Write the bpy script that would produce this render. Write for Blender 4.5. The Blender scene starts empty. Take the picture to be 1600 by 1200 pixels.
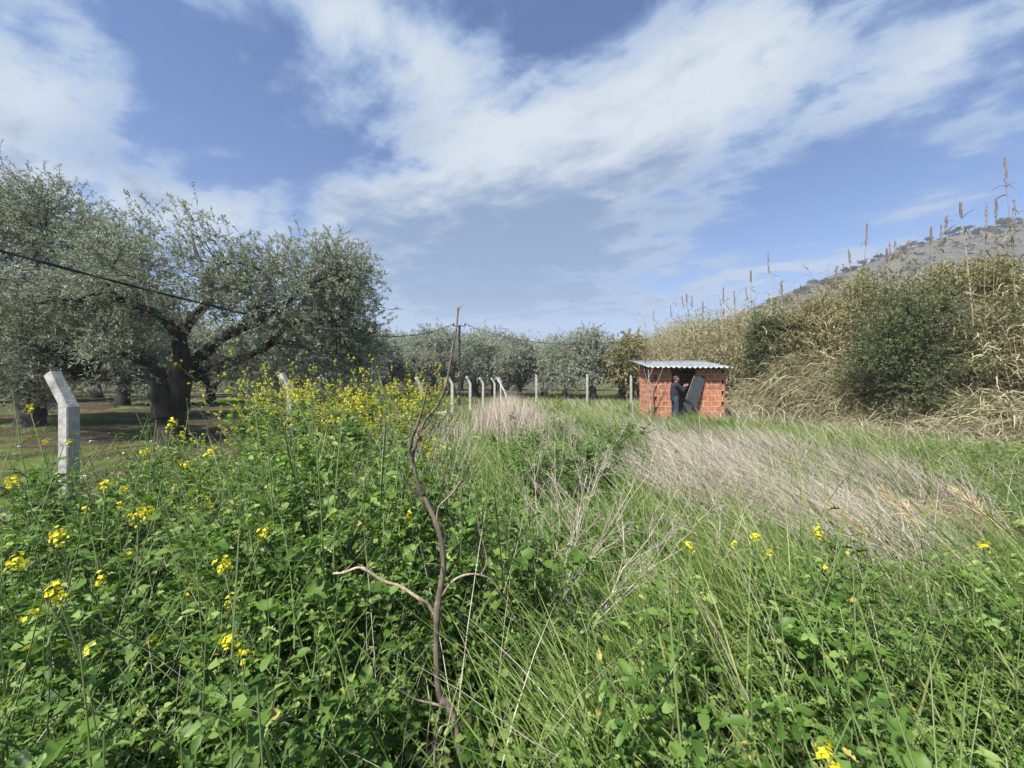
import bpy, math, random
import numpy as np
from mathutils import Vector, Matrix

C = bpy.context.scene.collection
SC = bpy.context.scene
PI = math.pi
CAMH = 1.7
F = 601.0                      # focal length in pixels of the 1600 px wide photograph

# ------------------------------------------------------------------ camera
cam = bpy.data.cameras.new('camera')
cam.sensor_width = 36.0
cam.lens = 36.0 * F / 1600.0
cam.shift_y = -10.0 / 1600.0
cam.clip_start = 0.05
cam.clip_end = 4000
camo = bpy.data.objects.new('camera', cam)
camo.location = (0, 0, CAMH)
camo.rotation_euler = (PI / 2, 0, 0)
C.objects.link(camo)
SC.camera = camo

# ------------------------------------------------------------------ colour, sampling
SC.view_settings.view_transform = 'Standard'
SC.view_settings.look = 'None'
SC.view_settings.gamma = 1.0
SC.view_settings.exposure = 1.15
SC.render.engine = 'CYCLES'
SC.cycles.max_bounces = 9
SC.cycles.diffuse_bounces = 6
SC.cycles.glossy_bounces = 2
SC.cycles.transmission_bounces = 6
SC.cycles.transparent_max_bounces = 4
SC.cycles.caustics_reflective = False
SC.cycles.caustics_refractive = False
SC.cycles.use_denoising = True

# ------------------------------------------------------------------ sun and sky
SUN_DIR = Vector((-0.42, -0.46, 0.80)).normalized()
sun_el = math.asin(SUN_DIR.z)
sun_rot = math.atan2(SUN_DIR.x, SUN_DIR.y)
sl = bpy.data.lights.new('sun', 'SUN')
sl.energy = 5.0
sl.angle = math.radians(2.5)
sl.color = (1.0, 0.95, 0.86)
so = bpy.data.objects.new('sun', sl)
so.rotation_euler = SUN_DIR.to_track_quat('Z', 'Y').to_euler()
so.location = (-30, -25, 48)
C.objects.link(so)


class S:
    """a node socket that can be added, multiplied ... in plain arithmetic"""
    def __init__(s, t, k): s.t, s.k = t, k
    def _op(s, op, o=None, o2=None):
        n = s.t.nodes.new('ShaderNodeMath'); n.operation = op
        for i, v in enumerate((s, o, o2)):
            if v is None: continue
            if isinstance(v, S): s.t.links.new(v.k, n.inputs[i])
            else: n.inputs[i].default_value = float(v)
        return S(s.t, n.outputs[0])
    def __add__(s, o): return s._op('ADD', o)
    __radd__ = __add__
    def __sub__(s, o): return s._op('SUBTRACT', o)
    def __mul__(s, o): return s._op('MULTIPLY', o)
    __rmul__ = __mul__
    def __truediv__(s, o): return s._op('DIVIDE', o)
    def max(s, o): return s._op('MAXIMUM', o)
    def min(s, o): return s._op('MINIMUM', o)
    def exp(s): return s._op('EXPONENT')
    def power(s, o): return s._op('POWER', o)
    def step(s, a, b):
        n = s.t.nodes.new('ShaderNodeMapRange'); n.interpolation_type = 'SMOOTHSTEP'
        s.t.links.new(s.k, n.inputs[0]); n.inputs[1].default_value = a; n.inputs[2].default_value = b
        return S(s.t, n.outputs[0])


def vec(t, x, y, z):
    n = t.nodes.new('ShaderNodeCombineXYZ')
    for i, v in enumerate((x, y, z)):
        if isinstance(v, S): t.links.new(v.k, n.inputs[i])
        else: n.inputs[i].default_value = v
    return S(t, n.outputs[0])


def noise(t, v, scale, detail=6, rough=0.55, dist=0.0, lac=2.0, color=False):
    n = t.nodes.new('ShaderNodeTexNoise')
    if v is not None: t.links.new(v.k, n.inputs['Vector'])
    n.inputs['Scale'].default_value = scale; n.inputs['Detail'].default_value = detail
    n.inputs['Roughness'].default_value = rough; n.inputs['Distortion'].default_value = dist
    n.inputs['Lacunarity'].default_value = lac
    return S(t, n.outputs['Color' if color else 'Fac'])


def mixc(t, f, a, b):
    n = t.nodes.new('ShaderNodeMix'); n.data_type = 'RGBA'
    for i, v in ((0, f), (6, a), (7, b)):
        if isinstance(v, S): t.links.new(v.k, n.inputs[i])
        elif i == 0: n.inputs[0].default_value = v
        else: n.inputs[i].default_value = (*v, 1)
    return S(t, n.outputs[2])


def build_world():
    w = bpy.data.worlds.new('World'); SC.world = w; w.use_nodes = True
    t = w.node_tree; t.nodes.clear()
    out = t.nodes.new('ShaderNodeOutputWorld'); bg = t.nodes.new('ShaderNodeBackground')
    bg.inputs['Strength'].default_value = 0.05
    t.links.new(bg.outputs[0], out.inputs[0])
    sky = t.nodes.new('ShaderNodeTexSky'); sky.sky_type = 'NISHITA'; sky.sun_disc = False
    sky.sun_elevation = sun_el; sky.sun_rotation = sun_rot
    sky.air_density = 1.0; sky.dust_density = 0.6; sky.ozone_density = 2.5
    tc = t.nodes.new('ShaderNodeTexCoord')
    sp = t.nodes.new('ShaderNodeSeparateXYZ'); t.links.new(tc.outputs['Generated'], sp.inputs[0])
    dx, dy, dz = (S(t, sp.outputs[i]) for i in range(3))
    # the cloud deck seen from below: a plane overhead
    hz = dz.max(0.0) + 0.10
    px, py = dx / hz, dy / hz
    ca, sa = math.cos(math.radians(-40)), math.sin(math.radians(-40))
    al = px * ca + py * sa               # along the streaks
    ac = py * ca - px * sa               # across them
    wv = noise(t, vec(t, px, py, 3.1), 0.9, 3, 0.5)
    wv2 = noise(t, vec(t, px, py, 9.7), 0.9, 3, 0.5)
    v1 = vec(t, al * 0.7 + wv * 0.85, ac * 1.3 + wv2 * 0.85, 0.0)
    n1 = noise(t, v1, 2.0, 8, 0.56)
    v2 = vec(t, al * 0.8 + wv2 * 0.5, ac * 3.0 + wv * 0.7, 5.0)
    n2 = noise(t, v2, 2.6, 6, 0.6)
    n4 = noise(t, vec(t, px + wv * 0.6, py + wv2 * 0.6, 2.2), 3.6, 9, 0.64)
    # where the banks of cloud stand in the sky, by direction
    ay = dy.max(0.05)
    ga, gb = dx / ay, dz / ay
    def blob(u, v, ru, rv, deg, k):
        a0, b0 = (u - 800) / F, (590 - v) / F
        c, s = math.cos(math.radians(deg)), math.sin(math.radians(deg))
        da, db = ga - a0, gb - b0
        e = (da * c + db * s) * (F / ru); g = (db * c - da * s) * (F / rv)
        return ((e * e + g * g) * -1.0).exp() * k
    BL = [(960, 215, 330, 105, 24, 0.56), (1130, 90, 260, 90, 38, 0.42), (760, 290, 250, 85, 15, 0.42), (800, 400, 300, 115, 0, 0.62), (560, 330, 75, 55, 30, 0.20),
          (30, 170, 130, 150, -40, 0.48), (60, 300, 330, 60, -6, 0.40), (330, 330, 110, 35, -10, 0.22), (640, 90, 260, 80, -33, 0.46), (520, 20, 170, 50, -20, 0.20),
          (1420, 120, 170, 60, 24, 0.36), (1530, 50, 150, 50, 28, 0.24), (1200, 425, 220, 22, 9, 0.24), (1500, 300, 170, 26, 22, 0.20), (830, 475, 90, 16, 6, 0.20),
          (1150, 285, 70, 22, 25, 0.18), (720, 480, 170, 40, 0, 0.20), (1640, 300, 90, 40, 20, 0.16),
          (330, 150, 210, 44, -46, -0.42), (520, 240, 110, 36, -12, -0.42), (470, 330, 26, 80, 8, -0.30), (880, 30, 80, 42, 30, -0.28), (1310, 270, 190, 60, 30, -0.34),
          (1180, 360, 150, 40, 14, -0.26), (1230, 180, 120, 20, 38, -0.10), (960, 440, 200, 30, 5, -0.12)]
    m = None
    for b in BL:
        q = blob(*b); m = q if m is None else m + q
    front = dy.step(-0.1, 0.15)
    d0 = m * front + (front * -0.2 + 0.2) + (n1 - 0.5) * 1.35 + (n2 - 0.5) * 0.6 + (n4 - 0.5) * 1.3
    dens = d0.step(-0.10, 0.30)
    thick = d0.step(0.05, 0.62)
    # grey undersides
    gr = blob(740, 385, 210, 85, 0, 1.1) + blob(980, 335, 220, 60, 20, 0.6) + blob(800, 470, 260, 50, 0, 0.7) + blob(150, 250, 250, 45, -10, 0.4) + blob(980, 260, 180, 50, 20, 0.35)
    sh = (gr * front * 0.95 + (n1 - 0.5) * 1.6 + (n4 - 0.5) * 1.9 + (n2 - 0.5) * 0.8 + 0.04).step(-0.1, 1.0)
    white = (6.7, 7.25, 7.85); grey = (2.0, 3.0, 4.8)
    ccol = mixc(t, sh, white, grey)
    veil = mixc(t, thick, (2.9, 4.2, 6.5), ccol)
    hs = t.nodes.new('ShaderNodeMix'); hs.data_type = 'RGBA'; hs.blend_type = 'MULTIPLY'; hs.inputs[0].default_value = 1.0
    t.links.new(sky.outputs[0], hs.inputs[6]); hs.inputs[7].default_value = SKYTINT
    col = mixc(t, dens * 0.93, S(t, hs.outputs[2]), veil)
    low = (gb.max(0.0) * -5.0).exp() * 0.8 * front
    col = mixc(t, low, col, (2.6, 3.8, 6.2))
    t.links.new(col.k, bg.inputs['Color'])
    w.cycles.sampling_method = 'MANUAL'; w.cycles.sample_map_resolution = 512
SKYTINT = (0.93, 1.10, 1.40, 1)
build_world()

# ------------------------------------------------------------------ helpers
def P(u, v, Y):
    """the point that lies Y metres ahead at pixel (u, v) of the 1600 x 1200 photograph"""
    return np.array([(u - 800) * Y / F, Y, CAMH + (590 - v) * Y / F])


def tag(o, label=None, cat=None, group=None, kind=None):
    if label: o['label'] = label
    if cat: o['category'] = cat
    if group: o['group'] = group
    if kind: o['kind'] = kind
    return o


def empty(name, loc=(0, 0, 0), rz=0.0):
    o = bpy.data.objects.new(name, None); o.location = loc; o.rotation_euler = (0, 0, rz)
    o.empty_display_size = 0.2
    C.objects.link(o); return o


def obj(name, me, parent=None):
    o = bpy.data.objects.new(name, me); C.objects.link(o)
    if parent is not None: o.parent = parent
    return o


def copy_tree(o, parent=None):
    c = o.copy(); C.objects.link(c); c.parent = parent
    for ch in list(o.children): copy_tree(ch, c)
    return c


class Acc:
    """collects vertices and faces, then makes ONE mesh of them"""
    def __init__(s): s.V, s.Q, s.T, s.R, s.n = [], [], [], [], 0
    def add(s, V, Fc, rnd=0.5):
        V = np.asarray(V, dtype=np.float32).reshape(-1, 3); Fc = np.asarray(Fc, dtype=np.int64)
        if len(V) == 0: return
        (s.Q if Fc.shape[1] == 4 else s.T).append(Fc + s.n)
        r = np.empty(len(V), np.float32); r[:] = rnd
        s.V.append(V); s.R.append(r); s.n += len(V)
    def merge(s, a):
        for q in a.Q: s.Q.append(q + s.n)
        for q in a.T: s.T.append(q + s.n)
        s.V += a.V; s.R += a.R; s.n += a.n
    def arrays(s):
        V = np.concatenate(s.V); R = np.concatenate(s.R)
        Q = np.concatenate(s.Q) if s.Q else np.zeros((0, 4), np.int64)
        T = np.concatenate(s.T) if s.T else np.zeros((0, 3), np.int64)
        return V, Q, T, R
    def mesh(s, name, mat, smooth=False):
        V, Q, T, R = s.arrays()
        me = bpy.data.meshes.new(name)
        me.vertices.add(len(V)); me.vertices.foreach_set('co', V.ravel())
        nl = Q.size + T.size
        me.loops.add(nl)
        me.loops.foreach_set('vertex_index', np.concatenate([Q.ravel(), T.ravel()]).astype(np.int32))
        nf = len(Q) + len(T)
        me.polygons.add(nf)
        st = np.concatenate([np.arange(len(Q)) * 4, Q.size + np.arange(len(T)) * 3]).astype(np.int32)
        me.polygons.foreach_set('loop_start', st)
        me.polygons.foreach_set('use_smooth', np.full(nf, smooth))
        me.materials.append(mat)
        me.update(calc_edges=True)
        at = me.attributes.new('rnd', 'FLOAT', 'POINT'); at.data.foreach_set('value', R)
        return me
    def build(s, name, mat, parent=None, smooth=False):
        return obj(name, s.mesh(name, mat, smooth), parent)


def nrm(v):
    v = np.asarray(v, float); return v / np.maximum(np.linalg.norm(v, axis=-1, keepdims=True), 1e-9)


def tubes(Pt, R, sides=5, caps=False):
    """n tubes of k rings: Pt (n,k,3), R (n,k)"""
    Pt = np.asarray(Pt, float); R = np.asarray(R, float)
    if Pt.ndim == 2: Pt = Pt[None]; R = R[None]
    n, k, _ = Pt.shape
    T = nrm(np.gradient(Pt, axis=1)); m = np.abs(T.mean(1))
    ref = np.zeros((n, 3)); ref[np.arange(n), m.argmin(1)] = 1
    A = nrm(np.cross(T, ref[:, None, :])); B = np.cross(T, A)
    a = np.arange(sides) * 2 * PI / sides
    V = Pt[:, :, None] + R[:, :, None, None] * (np.cos(a)[None, None, :, None] * A[:, :, None] + np.sin(a)[None, None, :, None] * B[:, :, None])
    idx = np.arange(n * k * sides).reshape(n, k, sides)
    nx = np.roll(idx, -1, axis=2)
    Fq = np.stack([idx[:, :-1], nx[:, :-1], nx[:, 1:], idx[:, 1:]], -1).reshape(-1, 4)
    V = V.reshape(-1, 3)
    if caps:
        Fe = []
        for i in range(n):
            for r_, fl in ((0, 1), (k - 1, 0)):
                ring = idx[i, r_]
                for j in range(1, sides - 1):
                    tri = (ring[0], ring[j], ring[j + 1]); Fe.append(tri[::-1] if fl else tri)
        return V, Fq, np.array(Fe)
    return V, Fq


def addtube(acc, pts, rad, sides=6, rnd=0.5, sub=3, caps=True):
    """one smooth tube through the points"""
    pts = np.asarray(pts, float); rad = np.broadcast_to(np.asarray(rad, float), (len(pts),)) if np.ndim(rad) == 0 or len(np.atleast_1d(rad)) != 2 else np.linspace(rad[0], rad[1], len(pts))
    if len(pts) > 2 and sub > 1: pts, rad = spline(pts, rad, sub)
    V, Q, T = tubes(pts, rad, sides, True)
    n0 = acc.n; acc.add(V, Q, rnd); acc.T.append(T + n0)


def spline(p, r, sub):
    q = np.concatenate([[2 * p[0] - p[1]], p, [2 * p[-1] - p[-2]]]); out = []; ro = []
    for i in range(len(p) - 1):
        a, b, c, d = q[i:i + 4]
        for t in np.arange(sub) / sub:
            out.append(0.5 * ((2 * b) + (c - a) * t + (2 * a - 5 * b + 4 * c - d) * t * t + (3 * b - a - 3 * c + d) * t ** 3)); ro.append(r[i] * (1 - t) + r[i + 1] * t)
    out.append(p[-1]); ro.append(r[-1])
    return np.array(out), np.array(ro)


def ribbons(Pt, W, side):
    """n ribbons of k stations: Pt (n,k,3), half widths W (n,k), side (n,3) or (n,k,3)"""
    n, k, _ = Pt.shape
    if side.ndim == 2: side = side[:, None, :]
    V = np.stack([Pt - side * W[..., None], Pt + side * W[..., None]], 2)
    idx = np.arange(n * k * 2).reshape(n, k, 2)
    Fq = np.stack([idx[:, :-1, 0], idx[:, :-1, 1], idx[:, 1:, 1], idx[:, 1:, 0]], -1).reshape(-1, 4)
    return V.reshape(-1, 3), Fq


def frames(d, nh):
    """rotation matrices with x along d and z near nh"""
    x = nrm(d); y = nrm(np.cross(nh, x)); z = np.cross(x, y)
    return np.stack([x, y, z], -1)


def inst(TV, TF, R, t, s):
    n, m = len(t), len(TV)
    s = np.asarray(s, float)
    if s.ndim == 1: s = s[:, None, None]
    else: s = s[:, None, :]
    V = np.einsum('nij,nmj->nmi', R, TV[None] * s) + t[:, None]
    Fq = (TF[None] + (np.arange(n) * m)[:, None, None]).reshape(-1, TF.shape[1])
    return V.reshape(-1, 3), Fq


def box(acc, c, s, R=None, rnd=0.5):
    v = np.array([(x, y, z) for z in (-.5, .5) for y in (-.5, .5) for x in (-.5, .5)]) * np.array(s)
    if R is not None: v = v @ np.asarray(R).T
    acc.add(v + np.array(c), [(0, 2, 3, 1), (4, 5, 7, 6), (0, 1, 5, 4), (2, 6, 7, 3), (0, 4, 6, 2), (1, 3, 7, 5)], rnd)


def hexa(acc, v8, rnd=0.5):
    """a box from eight corners: the bottom four, then the top four, both counter-clockwise"""
    acc.add(v8, [(3, 2, 1, 0), (4, 5, 6, 7), (0, 1, 5, 4), (1, 2, 6, 5), (2, 3, 7, 6), (3, 0, 4, 7)], rnd)


def ball(acc, c, r, nu=12, nv=8, R=None, rnd=0.5):
    th = np.linspace(0.06, PI - 0.06, nv); ph = np.arange(nu) * 2 * PI / nu
    v = np.stack([np.sin(th)[:, None] * np.cos(ph), np.sin(th)[:, None] * np.sin(ph), np.cos(th)[:, None] * np.ones(nu)], -1).reshape(-1, 3) * np.array(r)
    if R is not None: v = v @ np.asarray(R).T
    i = np.arange(nv * nu).reshape(nv, nu); nx = np.roll(i, -1, 1)
    n0 = acc.n
    acc.add(v + np.array(c), np.stack([i[:-1], i[1:], nx[1:], nx[:-1]], -1).reshape(-1, 4), rnd)
    for ring, fl in ((i[0], 0), (i[-1], 1)):
        t = [(ring[0], ring[j], ring[j + 1]) for j in range(1, nu - 1)]
        acc.T.append(np.array([x[::-1] if fl else x for x in t]) + n0)


def rotz(a):
    a = np.asarray(a, float); c, s = np.cos(a), np.sin(a); o = np.zeros_like(c); l = np.ones_like(c)
    return np.stack([np.stack([c, -s, o], -1), np.stack([s, c, o], -1), np.stack([o, o, l], -1)], -2)


def inpoly(u, v, poly):
    r = np.zeros(len(u), bool); p = np.array(poly, float); j = len(p) - 1
    for i in range(len(p)):
        (xi, yi), (xj, yj) = p[i], p[j]
        c = ((yi > v) != (yj > v)) & (u < (xj - xi) * (v - yi) / (yj - yi + 1e-12) + xi)
        r ^= c; j = i
    return r


def lump(p, seed=0, f=1.0):
    """cheap smooth 3-D noise, about -1..1"""
    g = np.random.default_rng(seed + 77); s = 0
    for i in range(6):
        k = g.normal(size=3); k = k / np.linalg.norm(k) * f * (0.7 + 0.35 * i); s = s + np.sin(p @ k + g.uniform(0, 6.28))
    return s / 2.6


# ------------------------------------------------------------------ materials
def newmat(name):
    m = bpy.data.materials.new(name); m.use_nodes = True
    t = m.node_tree; b = t.nodes['Principled BSDF']; return m, t, b


def leafmat(name, cols, trans=0.35, rough=0.55, tcol=None, spec=0.3, patch=0.0):
    """thin leaves: the tint runs over the colours by each leaf's own random number"""
    m, t, b = newmat(name)
    a = t.nodes.new('ShaderNodeAttribute'); a.attribute_name = 'rnd'
    r = t.nodes.new('ShaderNodeValToRGB')
    while len(r.color_ramp.elements) < len(cols): r.color_ramp.elements.new(0.5)
    for i, c in enumerate(cols):
        r.color_ramp.elements[i].position = i / (len(cols) - 1); r.color_ramp.elements[i].color = (*c, 1)
    f = S(t, a.outputs['Fac'])
    g = t.nodes.new('ShaderNodeNewGeometry')
    if patch:
        f = f + (noise(t, S(t, g.outputs['Position']), 0.9, 2) - 0.5) * patch
    t.links.new(f.k, r.inputs[0])
    t.links.new(r.outputs[0], b.inputs['Base Color'])
    b.inputs['Roughness'].default_value = rough; b.inputs['Specular IOR Level'].default_value = spec
    if trans > 0:
        tr = t.nodes.new('ShaderNodeBsdfTranslucent'); mx = t.nodes.new('ShaderNodeMixShader')
        hs = t.nodes.new('ShaderNodeMix'); hs.data_type = 'RGBA'; hs.blend_type = 'MULTIPLY'; hs.inputs[0].default_value = 1
        t.links.new(r.outputs[0], hs.inputs[6]); hs.inputs[7].default_value = (*(tcol or (1.3, 1.5, 0.6)), 1)
        t.links.new(hs.outputs[2], tr.inputs[0])
        mx.inputs[0].default_value = trans
        o = t.nodes['Material Output']
        t.links.new(b.outputs[0], mx.inputs[1]); t.links.new(tr.outputs[0], mx.inputs[2]); t.links.new(mx.outputs[0], o.inputs[0])
    return m


def roughmat(name, c1, c2, scale=8.0, rough=0.85, bump=0.3, detail=6, c3=None, rnd=0.0, bscale=None, metal=0.0, stretch=None):
    m, t, b = newmat(name)
    tc = t.nodes.new('ShaderNodeTexCoord'); v = S(t, tc.outputs['Object'])
    if stretch:
        mp = t.nodes.new('ShaderNodeMapping'); mp.inputs['Scale'].default_value = stretch
        t.links.new(v.k, mp.inputs[0]); v = S(t, mp.outputs[0])
    f = noise(t, v, scale, detail, 0.6).step(0.3, 0.7)
    if rnd:
        a = t.nodes.new('ShaderNodeAttribute'); a.attribute_name = 'rnd'
        f = f * (1 - rnd) + S(t, a.outputs['Fac']) * rnd
    c = mixc(t, f, c1, c2)
    if c3: c = mixc(t, noise(t, v, scale * 0.35, 4).step(0.52, 0.72), c, c3)
    t.links.new(c.k, b.inputs['Base Color'])
    b.inputs['Roughness'].default_value = rough; b.inputs['Metallic'].default_value = metal
    bn = t.nodes.new('ShaderNodeBump'); bn.inputs['Strength'].default_value = bump; bn.inputs['Distance'].default_value = 0.02
    t.links.new(noise(t, v, bscale or scale * 3, 6).k, bn.inputs['Height']); t.links.new(bn.outputs[0], b.inputs['Normal'])
    return m

# ------------------------------------------------------------------ the lie of the land
FENCE_A, FENCE_B = -5.71, 0.208            # fence line: x = A + B*y
BX = ([-20, 8, 10, 13, 16, 18, 20, 24, 30, 45, 80], [22, 14.2, 13.4, 12.2, 10.8, 9.7, 8.9, 8.3, 8.6, 13, 30])


def bank_x(y): return np.interp(y, BX[0], BX[1])


def gz(x, y):
    x = np.asarray(x, float); y = np.asarray(y, float)
    z = 0.05 * np.sin(x * 0.9 + 1.3) * np.sin(y * 0.7) + 0.03 * np.sin(x * 2.3 + y * 1.7)
    s = np.clip((x - bank_x(y) - 0.6) / 5.0, 0, 1); s = s * s * (3 - 2 * s)
    far = np.clip((np.hypot(x, y) - 45) / 60, 0, 1)
    z = z * (1 - far) + 1.3 * s
    l = np.clip((FENCE_A - 6 - x) / 14.0, 0, 1) * np.clip((40 - y) / 20, 0, 1)
    return z + 0.25 * l


def ground_mat():
    m, t, b = newmat('field_ground')
    g = t.nodes.new('ShaderNodeNewGeometry'); v = S(t, g.outputs['Position'])
    sp = t.nodes.new('ShaderNodeSeparateXYZ'); t.links.new(v.k, sp.inputs[0])
    x, y = S(t, sp.outputs[0]), S(t, sp.outputs[1])
    n_big = noise(t, v, 0.25, 5); n_mid = noise(t, v, 1.2, 6, 0.6); n_fine = noise(t, v, 14, 6, 0.7)
    soil = mixc(t, n_fine.step(0.35, 0.7), (0.034, 0.026, 0.019), (0.088, 0.066, 0.047))
    soil = mixc(t, (n_mid * 0.6 + n_big * 0.5).step(0.52, 0.64), soil, mixc(t, n_fine, (0.05, 0.075, 0.02), (0.13, 0.16, 0.045)))
    thatch = mixc(t, n_fine, (0.035, 0.045, 0.015), (0.12, 0.12, 0.05))
    thatch = mixc(t, n_mid.step(0.45, 0.62), thatch, (0.10, 0.13, 0.035))
    side = (x - y * FENCE_B - FENCE_A + (n_mid - 0.5) * 2.0).step(-0.9, 0.2)
    far = y.step(24, 30)
    c = mixc(t, side * (far * -0.45 + 1.0), soil, thatch)
    t.links.new(c.k, b.inputs['Base Color']); b.inputs['Roughness'].default_value = 0.95; b.inputs['Specular IOR Level'].default_value = 0.1
    bn = t.nodes.new('ShaderNodeBump'); bn.inputs['Strength'].default_value = 0.9; bn.inputs['Distance'].default_value = 0.06
    t.links.new((n_fine + noise(t, v, 4, 5)).k, bn.inputs['Height']); t.links.new(bn.outputs[0], b.inputs['Normal'])
    return m


def build_ground():
    k = np.linspace(-1, 1, 201); ax = np.sinh(k * 5.2) / math.sinh(5.2) * 600
    X, Y = np.meshgrid(ax, ax + 10, indexing='xy'); Z = gz(X, Y)
    a = Acc(); n = len(ax); i = np.arange(n * n).reshape(n, n)
    a.add(np.stack([X, Y, Z], -1), np.stack([i[:-1, :-1], i[:-1, 1:], i[1:, 1:], i[1:, :-1]], -1).reshape(-1, 4))
    tag(a.build('ground', ground_mat(), smooth=True), 'weedy field with bare brown soil under the olive trees', 'ground', kind='structure')


HILL_X = [0, 28, 57, 80, 107.5, 121.6, 138.6, 155.6, 170, 184, 198, 212, 226, 311, 450, 700]
HILL_H = [-2, -1, 8, 18, 28.6, 37, 44, 52, 57, 62.5, 66, 69.6, 73.8, 80, 82, 78]


def hill_z(x, y):
    r = np.interp(x, HILL_X, HILL_H)
    s = np.clip((y - 62) / 108.0, 0, 1); s = s ** 1.25
    back = np.clip((y - 172) / 200.0, 0, 1)
    p = np.stack([x, y, np.zeros_like(x)], -1)
    rough = lump(p, 5, 0.06) * 1.0 + lump(p, 6, 0.28) * 0.35
    return r * s * (1 - 0.6 * back * back) + rough * np.clip(s * 2, 0, 1) * np.clip(r / 20, 0, 1) - 1.0


def build_hill():
    x = np.linspace(0, 590, 180); y = np.linspace(60, 380, 130)
    X, Y = np.meshgrid(x, y); Z = hill_z(X, Y)
    a = Acc(); ny, nx = X.shape; i = np.arange(nx * ny).reshape(ny, nx)
    a.add(np.stack([X, Y, Z], -1), np.stack([i[:-1, :-1], i[:-1, 1:], i[1:, 1:], i[1:, :-1]], -1).reshape(-1, 4))
    m, t, b = newmat('rocky_hillside')
    g = t.nodes.new('ShaderNodeNewGeometry'); v = S(t, g.outputs['Position'])
    c = mixc(t, noise(t, v, 0.25, 8, 0.7).step(0.42, 0.6), (0.058, 0.056, 0.052), (0.088, 0.084, 0.078))
    c = mixc(t, noise(t, v, 0.09, 6, 0.6).step(0.5, 0.66), c, (0.07, 0.066, 0.06))
    t.links.new(c.k, b.inputs['Base Color']); b.inputs['Roughness'].default_value = 0.95
    bn = t.nodes.new('ShaderNodeBump'); bn.inputs['Strength'].default_value = 1.0; bn.inputs['Distance'].default_value = 1.0
    t.links.new(noise(t, v, 0.6, 7, 0.7).k, bn.inputs['Height']); t.links.new(bn.outputs[0], b.inputs['Normal'])
    tag(a.build('hill', m, smooth=True), 'grey rocky hillside rising to the right behind the reeds', 'hill', kind='structure')
    # scrub over the slope
    rg = np.random.default_rng(3); n = 2600
    px = rg.uniform(45, 330, n); py = rg.uniform(85, 172, n); pz = hill_z(px, py)
    k = 9
    ctr = np.repeat(np.stack([px, py, pz], -1), k, 0); sz = np.repeat(rg.uniform(0.35, 1.2, n) ** 1.3, k)
    t_ = ctr + rg.normal(size=(n * k, 3)) * sz[:, None] * np.array([0.5, 0.5, 0.28]) + np.array([0, 0, 0.3]) * sz[:, None]
    q = np.array([(-.5, -.5, 0), (.5, -.4, .1), (.4, .5, 0), (-.5, .5, -.1)], float)
    V, Fq = inst(q, np.array([[0, 1, 2, 3]]), frames(rg.normal(size=(n * k, 3)), rg.normal(size=(n * k, 3))), t_, sz * 0.75)
    a = Acc(); a.add(V, Fq, np.repeat(rg.random(n * k), 4))
    tag(a.build('scrub', leafmat('hill_scrub', [(0.04, 0.04, 0.034), (0.06, 0.058, 0.05), (0.085, 0.08, 0.068)], 0.1)), 'low dark scrub dotted over the grey hillside', 'scrub', kind='stuff')


build_ground()
build_hill()

# ------------------------------------------------------------------ fence posts
M_CONC = roughmat('weathered_concrete', (0.27, 0.265, 0.255), (0.40, 0.39, 0.375), 14, 0.9, 0.35, c3=(0.13, 0.125, 0.105))


def post_mesh(name, arm_l, arm_h, hgt, w=0.12):
    """a square concrete post whose top arm leans over; arm along -x"""
    a = Acc(); h = w / 2; e = hgt - arm_h; t = 0.85
    lv = [(0, -0.25, 1), (0, e * 0.55, 1), (0, e, 1.0), (-arm_l, hgt, t)]
    b = 0.010
    V = []; prof = [(-h + b, -h), (h - b, -h), (h, -h + b), (h, h - b), (h - b, h), (-h + b, h), (-h, h - b), (-h, -h + b)]
    for i, (x, z, s) in enumerate(lv):
        for (px, py) in prof:
            if i < 2: V.append((px, py, z))
            elif i == 2: V.append((px, py, z + (px * -0.28)))
            else:
                d = np.array([-arm_l, arm_h]); d = d / np.hypot(*d)
                V.append((x + px * d[1] * s, py * s, z - px * d[0] * s * 1.0))
    k = 8; idx = np.arange(4 * k).reshape(4, k); nx = np.roll(idx, -1, 1)
    a.add(V, np.stack([idx[:-1], nx[:-1], nx[1:], idx[1:]], -1).reshape(-1, 4))
    top = idx[-1]; a.T.append(np.array([(top[0], top[j], top[j + 1]) for j in range(1, k - 1)]))
    return a.mesh(name, M_CONC)


LP = [(108, 4.2), (455, 7.2), (592, 10.05), (659, 12.9), (707, 15.7), (735, 18.3), (755, 20.6), (773, 22.9), (783, 24.6)]
LBL = ['bent concrete fence post nearest the camera, pale and wide at far left',
       'bent concrete fence post with only its leaning arm showing above the yellow mustard',
       'bent concrete fence post at the right end of the yellow mustard, arm leaning left',
       'bent concrete fence post standing left of the dead vine top, lower half in green weeds',
       'bent concrete fence post between the dead vine and the dark utility pole',
       'bent concrete fence post just right of the dark utility pole',
       'bent concrete fence post second to the right of the dark utility pole',
       'slim bent concrete fence post left beside the corner post behind the pale dead weeds',
       'corner bent concrete fence post behind the pale dead weeds, with strut']
pm = post_mesh('concrete_post', 0.21, 0.34, 1.72)
for i, (u, y) in enumerate(LP):
    x = (u - 800) * y / F
    o = obj('concrete_post', pm)
    o.location = (x, y, float(gz(x, y))); o.rotation_euler = (0, 0, math.radians([-6, -8, -10, -10, -9, -8, -9, -12, -40][i])); o.scale.z = [1.0, 1.0, .995, 1.0, .99, 1.01, 1.0, 1.0, 1.0][i]
    tag(o, LBL[i], 'fence post', 'bent concrete fence posts along the field edge')
pm2 = post_mesh('concrete_post', 0.05, 0.34, 1.86)
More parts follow.
